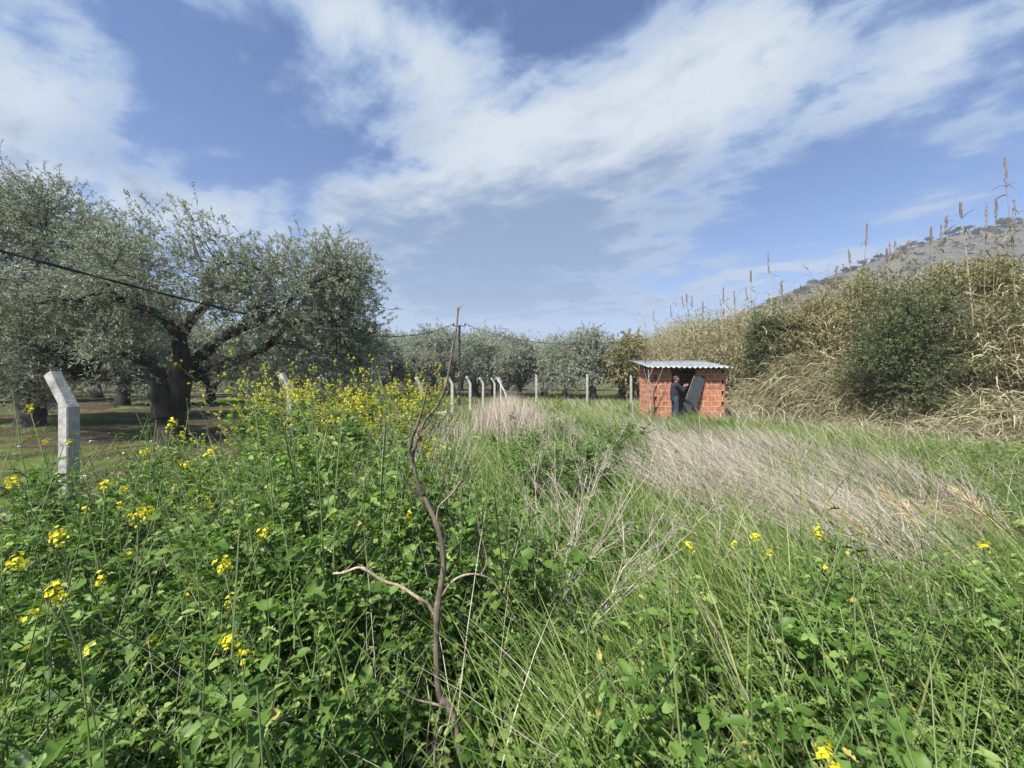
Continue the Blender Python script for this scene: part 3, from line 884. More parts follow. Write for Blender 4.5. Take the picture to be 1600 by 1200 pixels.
def olive_left():
    rg = np.random.default_rng(21); Y = 13.0; w = Acc(); lf = Acc(); base = P(52, 668, Y); base[2] = float(gz(base[0], base[1])); Q = lambda u, v, dy=0.0: P(u, v, Y + dy); nodes = []
    def limb(pts, r, seed, sides=9): nodes.append(knotty(w, pts, r, seed, sides))
    limb([base + (0, 0, -.3), base + (0, 0, 0.05), Q(50, 640), Q(45, 612), Q(50, 585)], [0.50, 0.38, 0.33, 0.34, 0.28], 1, 18)
    limb([Q(42, 600), Q(20, 560, -.3), Q(10, 520, -.5), Q(-20, 470, -.5), Q(-30, 400)], [0.3, 0.24, 0.19, 0.12, 0.05], 2)
    limb([Q(52, 592), Q(70, 550, -.5), Q(85, 510, -1), Q(112, 504, -1.3), Q(138, 498, -1.5)], [0.28, 0.22, 0.19, 0.17, 0.14], 3)
    limb([Q(70, 545, -.5), Q(62, 500, .3), Q(55, 460, 1.0), Q(62, 420, 1.2), Q(70, 370, 1.2), Q(75, 320, 1)], [0.20, 0.15, 0.11, 0.08, 0.05, 0.02], 4)
    limb([Q(55, 470), Q(95, 430, .4), Q(140, 400, .6), Q(180, 370, .6)], [0.14, 0.1, 0.07, 0.03], 5)
    limb([Q(88, 512, -1), Q(60, 490, -1.5), Q(25, 478, -1.8), Q(-20, 470, -2)], [0.15, 0.12, 0.1, 0.06], 6)
    nodes = np.concatenate(nodes)[25:]; E = []
    for u, v, ru, rv, ry, dy in ((70, 330, 75, 75, 2.0, 0), (75, 285, 34, 34, 0.8, 0), (110, 390, 105, 75, 2.2, -.2), (-40, 350, 75, 80, 2.2, 0), (10, 300, 30, 26, .6, 0), (170, 350, 55, 45, 1.4, 0), (30, 460, 95, 70, 2.2, -.5), (-60, 480, 90, 90, 2.3, 0), (130, 470, 80, 60, 1.8, 0), (-20, 560, 90, 45, 1.8, -1.2), (110, 550, 60, 35, 1.5, -.6), (10, 590, 50, 24, 1.0, -1.5)):
        k = Y / F; c = Q(u, v + 34, dy + .5); E.append((*c, ru * k * .95, ry * .75, rv * k * .92))
    p, d = crown_points(E, 1150, rg, 0.45, 0.8, 9, 0.35); limbs_to(w, nodes, p, rg, 0.032, 0.3)
    sprigs(lf, w, p, d, rg, 7, 0.50, 15, 0.10, 0.0145, 0.27, 0.25, 0.006)
    finish_tree('olive_tree', base, w, lf, 'tallest olive tree at the left edge, its top highest against the cloud', GROVE)


def olive_proto(seed, H=5.6, R=2.9, n=420, ll=0.14):
    rg = np.random.default_rng(seed); w = Acc(); lf = Acc(); nodes = []
    def limb(pts, r, s, sides=7): nodes.append(knotty(w, pts, r, s, sides, 0.15, 3))
    limb([(0, 0, -.3), (0, 0, 0.05), (0.05, 0, .6), (-.05, .05, 1.1)], [0.42, 0.34, 0.27, 0.26], seed, 10)
    for i in range(5):
        a = i * 2 * PI / 5 + rg.uniform(-.4, .4); c, s = math.cos(a), math.sin(a); q = rg.uniform(.75, 1.1)
        limb([(-.03, .03, .95), (c * .5, s * .5, 1.6), (c * 1.2 * q, s * 1.2 * q, 2.4), (c * 1.8 * q, s * 1.8 * q, 3.4 * q)], [0.18, 0.14, 0.09, 0.04], seed + i)
    nodes = np.concatenate(nodes)[6:]
    E = [(0, 0, H * .62, R * .75, R * .75, H * .33)]
    for i in range(8):
        a = i * 2 * PI / 8 + rg.uniform(-.3, .3); r = R * rg.uniform(.5, .68); E.append((math.cos(a) * r, math.sin(a) * r, H * rg.uniform(.30, .66), R * rg.uniform(.34, .5), R * rg.uniform(.34, .5), H * rg.uniform(.17, .26)))
    for i in range(3): E.append((*(rg.normal(size=2) * .6), H * .85, R * .36, R * .36, H * .14))
    p, d = crown_points(E, n, rg, 0.5, 0.9, seed, 0.4, 0.55); limbs_to(w, nodes, p, rg, 0.03, 0.3)
    sprigs(lf, None, p, d, rg, 6, 0.55, 12, ll, 0.026, 0.26, 0.25)
    return finish_tree('olive_tree', (0, 0, 0), w, lf, 'olive tree')


olive_big()
olive_left()
protos = [olive_proto(31), olive_proto(41, 5.2, 3.1), olive_proto(51, 6.0, 2.7)]
used = [False] * 3
# u, depth, scale, label
GR = [(598, 33, 1.0, 'grey-green olive just right of the big olive crown, first of the far row'), (640, 37, 1.02, None), (672, 33, 1.0, 'olive tree in the far row just left of the dark utility pole'),
      (706, 38, 1.06, None), (742, 34, 1.06, 'olive tree in the far row just right of the dark utility pole'), (772, 37, 1.05, None), (812, 33, 0.92, 'olive tree right of the gap in the far grove, left of the middle straight post'), (850, 36, 1.02, None),
      (884, 32, 0.86, 'low olive tree above the pale straight post of the far fence'), (926, 30, 0.96, 'darker olive tree rising left of the shed, beside the reeds'), (970, 34, 0.85, None), (610, 48, 1.2, None), (660, 52, 1.25, None), (720, 50, 1.25, None),
      (790, 52, 1.1, None), (860, 50, 1.0, None), (920, 50, 1.0, None), (555, 30, 1.0, None), (520, 36, 1.05, None), (470, 30, 1.0, None), (430, 24, .95, None), (380, 34, 1.1, None), (330, 24, 1.0, None), (190, 21, 1.0, 'olive tree seen through the gap left of the big forked trunk'), (150, 30, 1.1, None), (90, 24, 1.1, None),
      (20, 30, 1.1, None), (-60, 22, 1.1, None), (-200, 26, 1.1, None), (240, 30, 1.1, None), (285, 36, 1.1, None), (-40, 40, 1.2, None), (100, 42, 1.2, None), (200, 44, 1.2, None), (-160, 36, 1.2, None)]
rg = np.random.default_rng(5)
for i, (u, y, s, lb) in enumerate(GR):
    k = i % 3; o = protos[k] if not used[k] else copy_tree(protos[k]); used[k] = True
    x = (u - 800) * y / F
    o.location = (x, y, float(gz(x, y))); o.rotation_euler = (0, 0, rg.uniform(0, 6.28)); o.scale = (s * rg.uniform(.95, 1.1), s * rg.uniform(.95, 1.1), s)
    tag(o, lb or 'olive tree standing back in the shaded grove among others like it', 'olive tree', GROVE)

# ------------------------------------------------------------------ bushes on the reed bank
M_BUSH = leafmat('bush_leaf', [(0.06, 0.076, 0.034), (0.125, 0.145, 0.07), (0.215, 0.23, 0.12), (0.36, 0.365, 0.225)], 0.42, 0.55, (1.25, 1.35, 0.75), patch=1.0)
M_PALEB = leafmat('pale_bush_leaf', [(0.14, 0.135, 0.06), (0.25, 0.23, 0.12), (0.37, 0.33, 0.195), (0.50, 0.45, 0.30)], 0.3, 0.6, patch=0.4)


def bush(name, u, v0, Y, ells, n, label, seed, leafm, ll=0.07, lw=0.016, tl=0.3, tw=7, lv=14, gap=.5, spread=.16):
    rg = np.random.default_rng(seed); w = Acc(); lf = Acc(); base = P(u, v0, Y); base[2] = float(gz(base[0], base[1])); k = Y / F; nodes = []
    for i in range(6):
        a = rg.uniform(0, 6.28); e_ = ells[rg.integers(0, len(ells))]; t = P(e_[0], e_[1] + e_[3] * .3, Y + e_[5] + .1)
        m = base * .45 + t * .55 + np.array([math.cos(a) * .3, math.sin(a) * .3, 0.2])
        nodes.append(knotty(w, [base + (math.cos(a) * .12, math.sin(a) * .12, -.2), base * .75 + t * .25 + (math.cos(a) * .2, math.sin(a) * .2, 0), m, t], [.07, .05, .03, .012], seed + i, 7, .12, 4))
    E = [(*P(e[0], e[1], Y + e[5]), e[2] * k, e[4], e[3] * k) for e in ells]
    p, d = crown_points(E, n, rg, gap, 1.6, seed, .35); limbs_to(w, np.concatenate(nodes), p, rg, .018, .35)
    sprigs(lf, w, p, d, rg, tw, tl, lv, ll, lw, spread, .2, .004)
    finish_tree(name, base, w, lf, label, 'bushes growing in the reed bank', 'bush', leafm)


bush('bush', 1440, 668, 12.6, [(1435, 560, 85, 80, 1.7, 0), (1372, 585, 58, 52, 1.1, -.1), (1510, 575, 56, 58, 1.1, 0), (1420, 490, 62, 44, 1.2, 0), (1490, 500, 46, 44, 1.1, .2), (1370, 530, 40, 40, .9, 0), (1440, 615, 64, 32, 1.0, -.2), (1440, 470, 50, 34, .9, .2)], 640,
     'largest dark green rounded bush against the reeds at right', 61, M_BUSH, gap=.74)
bush('bush', 1205, 640, 17.2, [(1198, 560, 26, 38, .8, 0), (1215, 530, 24, 30, .8, 0), (1196, 515, 16, 24, .6, 0), (1225, 580, 22, 28, .7, 0), (1190, 595, 16, 18, .6, 0)], 300, 'narrow dark bush right of the brick shed, in front of the reeds', 62, M_BUSH, .09, .02, .4)
bush('bush', 1605, 690, 11.2, [(1620, 548, 44, 58, .9, .3), (1600, 500, 26, 30, .6, .3), (1670, 560, 60, 70, 1.0, .3)], 300, 'dark green bush cut off by the right edge', 63, M_BUSH)
bush('bush', 1285, 640, 16.0, [(1285, 500, 42, 34, 1.2, .4), (1310, 475, 30, 26, 1.0, .6), (1260, 520, 30, 30, 1.0, .3), (1330, 510, 28, 30, 1.0, .5)], 240, 'olive-brown bush on the bank between the two dark bushes', 64, M_PALEB, .09, .02, .4)
bush('bush', 1400, 640, 15.2, [(1400, 450, 60, 34, 1.3, .5), (1350, 460, 30, 26, 1.0, .5), (1450, 450, 36, 30, 1.0, .5)], 150, 'pale yellow-green bush top rising behind the largest dark bush', 65, M_PALEB, .09, .02, .4)
bush('bush', 1530, 640, 14.0, [(1530, 460, 34, 36, 1.0, 0), (1555, 430, 26, 30, .9, 0), (1500, 480, 22, 24, .8, 0), (1590, 420, 30, 34, .9, 0)], 170, 'silvery pale bush under the tallest plumed reed at right', 66, M_PALEB, .08, .018, .35)
bush('bush', 975, 615, 29, [(975, 565, 30, 26, 1.4, 0), (955, 575, 22, 20, 1.2, 0), (995, 575, 24, 22, 1.2, 0), (985, 545, 18, 16, 1, 0)], 300, 'tan and green bush behind the shed, left end of the reeds', 67, M_PALEB, .16, .04, .6, spread=.3)

# trees along the hill's ridge
def ridge_proto(seed):
    rg = np.random.default_rng(seed); w = Acc(); lf = Acc()
    knotty(w, [(0, 0, -.5), (0.1, 0, 1.0), (-.1, .1, 2.4)], [.22, .16, .08], seed, 6, .1, 2)
    E = [(rg.normal() * .9, rg.normal() * .9, rg.uniform(2.4, 3.6), rg.uniform(.8, 1.6), rg.uniform(.8, 1.6), rg.uniform(.4, .8)) for _ in range(5)]
    p, d = crown_points(E, 70, rg, .5, .9, seed, .3); sprigs(lf, None, p, d, rg, 4, .7, 8, .34, .12, .3, .2)
    return finish_tree('ridge_tree', (0, 0, 0), w, lf, 'tree', None, 'tree', M_RIDGE)


M_RIDGE = leafmat('ridge_leaf', [(0.05, 0.05, 0.045), (0.08, 0.08, 0.068), (0.12, 0.115, 0.095)], 0.1)
rp = [ridge_proto(71), ridge_proto(72)]; used = [False, False]
rg = np.random.default_rng(9)
RU = [1190, 1205, 1222, 1232, 1246, 1258, 1271, 1283, 1292, 1300, 1309, 1321, 1336, 1348, 1362, 1372, 1384, 1399, 1412, 1424, 1439, 1452, 1468, 1484, 1499, 1514, 1529, 1543, 1558, 1571, 1590]
for i, u in enumerate(RU):
    k = i % 2; o = rp[k] if not used[k] else copy_tree(rp[k]); used[k] = True
    y = 170 + rg.uniform(-6, 2); x = (u - 800) * y / F; s = rg.uniform(.42, .85) * (1.25 if 1285 < u < 1312 else 1.0)
    o.location = (x, y, float(hill_z(np.array([x]), np.array([y]))[0]) - .2); o.rotation_euler = (0, 0, rg.uniform(0, 6)); o.scale = (s, s, s * rg.uniform(.7, 1.1))
    tag(o, 'small dark tree on the skyline of the grey hill' if u < RU[-1] else 'small dark ridge tree farthest right on the hill skyline', 'tree', 'trees along the hill ridge')

# ------------------------------------------------------------------ giant reeds
M_REED = leafmat('dry_reed', [(0.12, 0.13, 0.055), (0.235, 0.217, 0.118), (0.345, 0.31, 0.195), (0.48, 0.44, 0.31)], 0.25, 0.6, (1.1, 1.1, 0.8), patch=0.5)
M_GREED = leafmat('greenish_reed', [(0.09, 0.11, 0.03), (0.19, 0.19, 0.07), (0.30, 0.26, 0.13)], 0.3, 0.6, (1.1, 1.1, 0.8))
M_PLUME = leafmat('reed_plume', [(0.20, 0.15, 0.125), (0.33, 0.255, 0.215), (0.45, 0.37, 0.32)], 0.3, 0.8, (1.1, 1.0, 0.8))


def reed_parts(base, H, lean, rg, cane, leaf, n_l=14, cr=0.012, lo=0.25, k=7, ll=(0.35, 0.7), droop=0.5, lw=0.02):
    n = len(base); t = np.linspace(0, 1, k)
    pts = base[:, None] + np.array([0, 0, 1]) * (H[:, None] * t)[..., None] + lean[:, None] * (H[:, None] * (t ** 1.8))[..., None]
    V, Fq = tubes(pts, cr * np.linspace(1, .35, k)[None].repeat(n, 0), 3); cane.add(V, Fq, np.repeat(rg.random(n), k * 3))
    tt = rg.uniform(lo, 1.0, (n, n_l)) ** .8
    a = rg.uniform(0, 6.28, (n, n_l)); L = rg.uniform(*ll, (n, n_l))
    p0 = base[:, None] + np.array([0, 0, 1]) * (H[:, None] * tt)[..., None] + lean[:, None] * (H[:, None] * tt ** 1.8)[..., None]
    h = np.stack([np.cos(a), np.sin(a), np.zeros_like(a)], -1)
    m = 4; s = np.linspace(0, 1, m)
    up = rg.uniform(.2, 1.2, (n, n_l))
    Q = p0[:, :, None] + h[:, :, None] * (L[..., None] * s)[..., None] * .8 + np.array([0, 0, 1]) * ((up * L)[..., None] * s - droop * L[..., None] * 1.8 * s * s)[..., None]
    sd = nrm(np.cross(h, np.array([0, 0, 1])) + rg.normal(size=h.shape) * .3).reshape(-1, 3)
    V, Fq = ribbons(Q.reshape(-1, m, 3), (lw * np.array([.7, 1, .6, .08]))[None].repeat(n * n_l, 0), sd)
    leaf.add(V, Fq, np.repeat(np.clip(.6 * rg.random(n * n_l) + .4 * np.repeat(rg.random(n), n_l), 0, 1), m * 2))
    return pts


def build_reeds():
    rg = np.random.default_rng(15); n = 6500
    y = 9 + 34 * rg.random(n) ** 1.15; off_ = rg.random(n) ** 1.25 * 5.5; x = bank_x(y) + 0.9 + off_
    p2 = np.stack([x, y, 0 * x], -1)
    keep = lump(p2, 4, .8) > -.75
    # leave the bushes their room
    for bx, by, r in ((13.5, 12.4, 1.2), (15.8, 11.0, 0.8)): keep &= np.hypot(x - bx, y - by) > r
    x, y, p2 = x[keep], y[keep], p2[keep]; n = len(x)
    H = rg.uniform(2.7, 4.3, n) * (1 + .13 * lump(p2, 8, .5)) * np.interp(x - bank_x(y), [0, 1.5, 5], [.72, .95, 1.08]) * np.interp(y, [9, 13, 16, 22, 30, 44], [.80, .86, .95, 1.0, 1.12, 1.25])
    H *= np.where(rg.random(n) < .10, rg.uniform(1.08, 1.32, n), 1.0)
    lean = np.stack([rg.normal(-.03, .13, n), rg.normal(0, .13, n), 0 * x], -1)
    a = Acc(); reed_parts(np.stack([x, y, gz(x, y) - .1], -1), H, lean, rg, a, a, 15, .011, .12, 6, (.3, .75), .45, .019)
    tag(a.build('reeds', M_REED), 'dense tan wall of dry giant reeds along the right side', 'reeds', kind='stuff')
    # collapsed and trampled reeds heaped along the foot of the bank
    a = Acc(); n = 7500
    y = rg.uniform(8.5, 19.5, n); x = bank_x(y) + rg.normal(0.35, .75, n)
    heap = 0.75 + .8 * lump(np.stack([x, y, 0 * x], -1), 12, .7) + .45 * lump(np.stack([x, y, 0 * x], -1), 13, 2.2) + 1.3 * np.exp(-(((y - 15.2) / 1.6) ** 2))
    h = np.clip(heap, .12, 2.6) * rg.random(n) ** .6 * np.clip(1.25 - np.abs(x - bank_x(y) - .7) / 1.7, .08, 1)
    L = rg.uniform(.6, 1.9, n); az = rg.normal(2.9, 1.3, n); d = np.stack([np.cos(az), np.sin(az) * .8, rg.normal(.0, .5, n)], -1)
    m = 6; s = np.linspace(-.5, .5, m); c = np.stack([x, y, gz(x, y) + h], -1)
    Q = c[:, None] + d[:, None] * (L[:, None] * s)[..., None] - np.array([0, 0, 1]) * ((.55 * L * rg.uniform(.3, 1.5, n))[:, None] * s ** 2 * 2)[..., None] + rg.normal(size=(n, m, 3)) * .03
    Q[..., 2] = np.maximum(Q[..., 2], gz(Q[..., 0], Q[..., 1]) + .02)
    V, Fq = ribbons(Q, ((.003 + .013 * rg.random(n) ** 2)[:, None] * np.array([.3, .8, 1, 1, .7, .15])[None]), nrm(np.cross(d, rg.normal(size=(n, 3)))))
    a.add(V, Fq, np.repeat(rg.random(n), m * 2))
    tag(a.build('fallen_reeds', M_REED), 'heap of bent and fallen dry reeds along the foot of the reed bank', 'fallen reeds', kind='stuff')


build_reeds()


def plume_reed(u, vtop, Y, label, H2=0.0, seed=0):
    """one cane that stands above the rest and carries a plume"""
    rg = np.random.default_rng(seed); top = P(u, vtop, Y); lx = rg.normal(-.03, .11)
    bx, by = top[0] - lx * 3, Y + rg.normal(0, .1); b = np.array([bx, by, float(gz(bx, by)) - .1]); H = top[2] - b[2]
    root = empty('plumed_reed', tuple(b)); ca, le, pl = Acc(), Acc(), Acc()
    lean = np.array([[(top[0] - bx) / H, (top[1] - by) / H, 0]]); pk = .58 if H < 7 else .62
    reed_parts(np.zeros((1, 3)), np.array([H * .9]), lean, rg, ca, le, 16, .009 + .0007 * Y, .4, 9, (.3, .7), .45, .02)
    t0 = np.array([lean[0, 0] * H * .9, lean[0, 1] * H * .9, H * .9]); ln = (H * .1 + .1) * rg.uniform(.6, 1.15); n = int(150 * rg.uniform(.5, 1.1))
    s = rg.random(n); ctr = t0 + np.outer(s * ln - .1, np.array([lean[0, 0], 0, 1]))
    w = .024 * np.sin(np.clip(s * .93 + .05, 0, 1) * PI) ** .7; an = rg.uniform(0, 6.28, n); o = np.stack([np.cos(an) * w, np.sin(an) * w, 0 * an], -1)
    V, Fq = inst(DIAM * np.array([.10, .018, .1]), DQ, frames(np.stack([np.cos(an) * .3, np.sin(an) * .3, np.ones(n)], -1), rg.normal(size=(n, 3))), ctr + o * .7, rg.uniform(.7, 1.2, n)); pl.add(V, Fq, np.repeat(rg.random(n), 4))
    ca.build('cane', M_REED, root); le.build('leaves', M_GREED, root); pl.build('plume', M_PLUME, root)
    tag(root, label, 'reed', 'reeds with plumes standing above the bank')


PR = [(1570, 252, 12.5, 'tallest plumed reed, its pink-brown spike highest at the right'), (1499, 304, 12.8, 'leafy plumed reed leaning left, second tallest at the right'), (1480, 332, 13.2, 'thick plumed reed just left of the tall leafy one'),
      (1541, 322, 12.6, None), (1557, 308, 13, None), (1585, 318, 12.6, None), (1455, 352, 13.6, None), (1470, 350, 14, None), (1421, 373, 14, None), (1407, 374, 14.5, None), (1399, 377, 14.3, None), (1385, 382, 14.5, None), (1390, 380, 14.8, None),
      (1355, 352, 15, 'plumed reed standing alone and tall left of the centre group'), (1326, 383, 15.5, None), (1307, 411, 16, None), (1200, 399, 17.5, 'slender plumed reed above the narrow dark bush, right of the shed'), (1173, 416, 17.8, 'plumed reed with ragged leaves leaning left above the shed side'), (1221, 440, 17.5, None), (1246, 455, 17, None), (1147, 456, 19, None), (1130, 453, 20, None), (1165, 450, 19, None), (1072, 455, 23, None), (1081, 462, 23, None), (1065, 465, 24, None), (1048, 480, 25, None), (1020, 485, 27, None), (1098, 470, 22, None)]
for i, (u, v, Y, lb) in enumerate(PR): plume_reed(u, v, Y, lb or 'thin reed with a small pink-brown plume against the sky', seed=100 + i)

# ------------------------------------------------------------------ the weedy field
M_WEED = leafmat('weed_leaf', [(0.026, 0.064, 0.011), (0.055, 0.115, 0.019), (0.102, 0.178, 0.031), (0.19, 0.275, 0.08), (0.33, 0.29, 0.08)], 0.30, 0.5, (1.2, 1.5, 0.45), 0.28, patch=0.3)
M_STEM = leafmat('weed_stem', [(0.06, 0.10, 0.03), (0.13, 0.18, 0.065), (0.21, 0.25, 0.12)], 0.0, 0.5)
M_PETAL = leafmat('mustard_petal', [(0.45, 0.47, 0.03), (0.66, 0.60, 0.03), (0.76, 0.67, 0.04)], 0.35, 0.5, (1.1, 1.05, 0.6))
M_GRASS = leafmat('grass_blade', [(0.05, 0.10, 0.018), (0.105, 0.18, 0.036), (0.185, 0.255, 0.07), (0.31, 0.345, 0.15)], 0.35, 0.5, (1.2, 1.4, 0.5), patch=0.5)
M_DRY = leafmat('dry_grass_blade', [(0.17, 0.145, 0.12), (0.31, 0.268, 0.228), (0.45, 0.395, 0.345), (0.60, 0.545, 0.48)], 0.25, 0.7, (1.1, 1.0, 0.9), patch=0.5)
M_DEAD = roughmat('dead_stalk', (0.22, 0.18, 0.14), (0.46, 0.41, 0.35), 14, 0.85, 0.3)

# a lobed mustard leaf, folded along its midrib and drooping to the tip
_x = np.array([0, .10, .20, .27, .33, .42, .50, .56, .66, .80, .92, 1.0]); _w = np.array([.010, .012, .07, .10, .022, .13, .15, .030, .24, .23, .17, .0])


def leaf_tpl(fold=0.3, droop=0.35, wave=0.05, seed=0):
    g = np.random.default_rng(seed); V = []
    for x, w in zip(_x, _w):
        zc = 0.25 * x - droop * x * x
        V += [(x - .10 * w, -w * g.uniform(.85, 1.1), zc + fold * w + g.normal() * wave * w * 3), (x, 0, zc), (x - .10 * w, w * g.uniform(.85, 1.1), zc + fold * w + g.normal() * wave * w * 3)]
    i = np.arange(len(_x) * 3).reshape(-1, 3)
    Fq = np.concatenate([np.stack([i[:-1, a], i[1:, a], i[1:, a + 1], i[:-1, a + 1]], -1) for a in (0, 1)])
    return np.array(V), Fq


LEAFS = [leaf_tpl(.35, .35, .06, 1), leaf_tpl(.2, .6, .08, 2), leaf_tpl(.5, .15, .05, 3)]
LOWLEAF = (np.array([(0, 0, 0), (.35, .12, .08), (.7, .30, .02), (1, 0, -.15), (.7, -.30, .02), (.35, -.12, .08), (.5, 0, .05)], float), np.array([(0, 1, 6, 5), (1, 2, 3, 6), (6, 3, 4, 5)]))


def weed_plant(seed, h, nb=4, hi=True, leafy=1.0):
    """stems, leaves and the stem tips of one weed"""
    rg = np.random.default_rng(seed); st, lf = Acc(), Acc(); tips = []
    lean = rg.normal(0, .22, 2)
    def stem(p0, d, L, r, n):
        k = 6; t = np.linspace(0, 1, k); side = rg.normal(size=3) * .20
        p = p0 + np.outer(t * L, d) + np.outer(t * t * L, side + np.array([0, 0, .18]))
        addtube(st, p, np.linspace(r, r * .45, k), 5, rg.random(), 1); tips.append((p[-1], nrm(p[-1] - p[-2])))
        return p
    main = stem(np.array([0, 0, -.03]), nrm(np.array([lean[0], lean[1], 1])), h, .0046, 6); sts = [(main, 1.0)]
    for b in range(nb):
        f = rg.uniform(.12, .7); q = main[0] + (main[-1] - main[0]) * f; a = rg.uniform(0, 6.28)
        sts.append((stem(q, nrm(np.array([math.cos(a) * .6, math.sin(a) * .6, .75])), h * (1 - f) * rg.uniform(.6, .95), .0031, 5), .8))
    pos, d, nh, sz = [], [], [], []
    for p, sc in sts:
        n = int((17 if sc == 1 else 12) * leafy)
        for j in range(n):
            f = (j + rg.random()) / n; f = .08 + .92 * f; ix = f * (len(p) - 1); i0 = min(int(ix), len(p) - 2); q = p[i0] + (p[i0 + 1] - p[i0]) * (ix - i0)
            a = j * 2.4 + rg.uniform(-.5, .5); up = rg.uniform(-.05, .75)
            pos.append(q); d.append((math.cos(a), math.sin(a), up)); nh.append((rg.normal() * .35, rg.normal() * .35, 1)); sz.append(np.interp(f, [0, .4, 1], [.155, .115, .045]) * rg.uniform(.6, 1.35) * sc * (h / .9) ** .5)
    for j in range(int(6 * leafy)):      # the rosette at the foot
        a = rg.uniform(0, 6.28); pos.append((0, 0, .04)); d.append((math.cos(a), math.sin(a), rg.uniform(.3, 1.2))); nh.append((rg.normal() * .3, rg.normal() * .3, 1)); sz.append(rg.uniform(.17, .30) * (h / .9) ** .5)
    pos, d, nh, sz = map(np.array, (pos, d, nh, sz)); R = frames(d, nh); rn = np.where((rg.random(len(sz)) < .012) & (sz < .1), 1.25, .8 * np.clip(.75 * rg.random(len(sz)) + .35 * (sz < .07), 0, 1))
    if hi:
        w = rg.integers(0, 3, len(sz))
        for k in range(3):
            m = w == k
            if m.any(): V, Fq = inst(LEAFS[k][0], LEAFS[k][1], R[m], pos[m], sz[m][:, None] * np.stack([rg.uniform(.95, 1.2, m.sum()), rg.uniform(.5, .95, m.sum()), rg.uniform(.8, 1.5, m.sum())], -1)); lf.add(V, Fq, np.repeat(rn[m], len(LEAFS[k][0])))
    else:
        V, Fq = inst(LOWLEAF[0], LOWLEAF[1], R, pos, sz * 1.08); lf.add(V, Fq, np.repeat(rn, len(LOWLEAF[0])))
    return st, lf, tips


def flower_head(acc, c, ax, rg, n=16, r=.022, s=.0085):
    """open four-petalled flowers in a dome round the tip"""
    ax = nrm(ax); q = nrm(rg.normal(size=(n, 3)) + ax * .7); ctr = c + q * r * rg.uniform(.5, 1.15, n)[:, None] - ax * r * rg.random(n)[:, None] * 1.4
    for k in range(4):
        a = k * PI / 2; R = frames(q, rg.normal(size=(n, 3)) * .01 + np.array([.3, .2, 1]))
        ld = R[:, :, 1] * math.cos(a) + R[:, :, 2] * math.sin(a) + R[:, :, 0] * .25
        V, Fq = inst(DIAM * np.array([1, .95, 1]), DQ, frames(ld, q), ctr, s * rg.uniform(.8, 1.25, n)); acc.add(V, Fq, np.repeat(rg.random(n), 4))


# where things grow, by where they show in the photograph (canopy half a metre up)
def uv(x, y, h=0.5): return 800 + F * x / y, 590 + (CAMH - h) * F / y


Z_WL = [(-900, 640), (330, 640), (560, 640), (690, 650), (740, 760), (830, 900), (900, 1080), (950, 1300), (950, 3800), (-3000, 3800), (-3000, 640)]
Z_WC = [(775, 662), (975, 652), (1005, 700), (960, 765), (800, 750)]
Z_WR = [(950, 3800), (950, 1250), (1000, 1090), (1130, 930), (1290, 880), (1450, 915), (1600, 900), (2600, 900), (2600, 3800)]
Z_DRY = [(860, 650), (1000, 652), (1160, 668), (1400, 705), (1600, 790), (1600, 850), (1420, 860), (1250, 815), (1090, 770), (970, 725)]
Z_LEAN = [(1180, 790), (1420, 850), (1700, 830), (1800, 1000), (1500, 960), (1250, 890)]
Z_LAWN = [(1150, 640), (2600, 640), (2600, 860), (1620, 800), (1400, 702), (1160, 664)]
Z_MIX = [(470, 640), (720, 640), (740, 720), (640, 820), (480, 760)]


def scatter(rg, n, y0, y1, pw=1.0, margin=1.0):
    """points over the visible wedge of the field"""
    y = y0 + (y1 - y0) * rg.random(n) ** pw; x = rg.uniform(-1, 1, n) * (1.36 * y + margin)
    return x, y


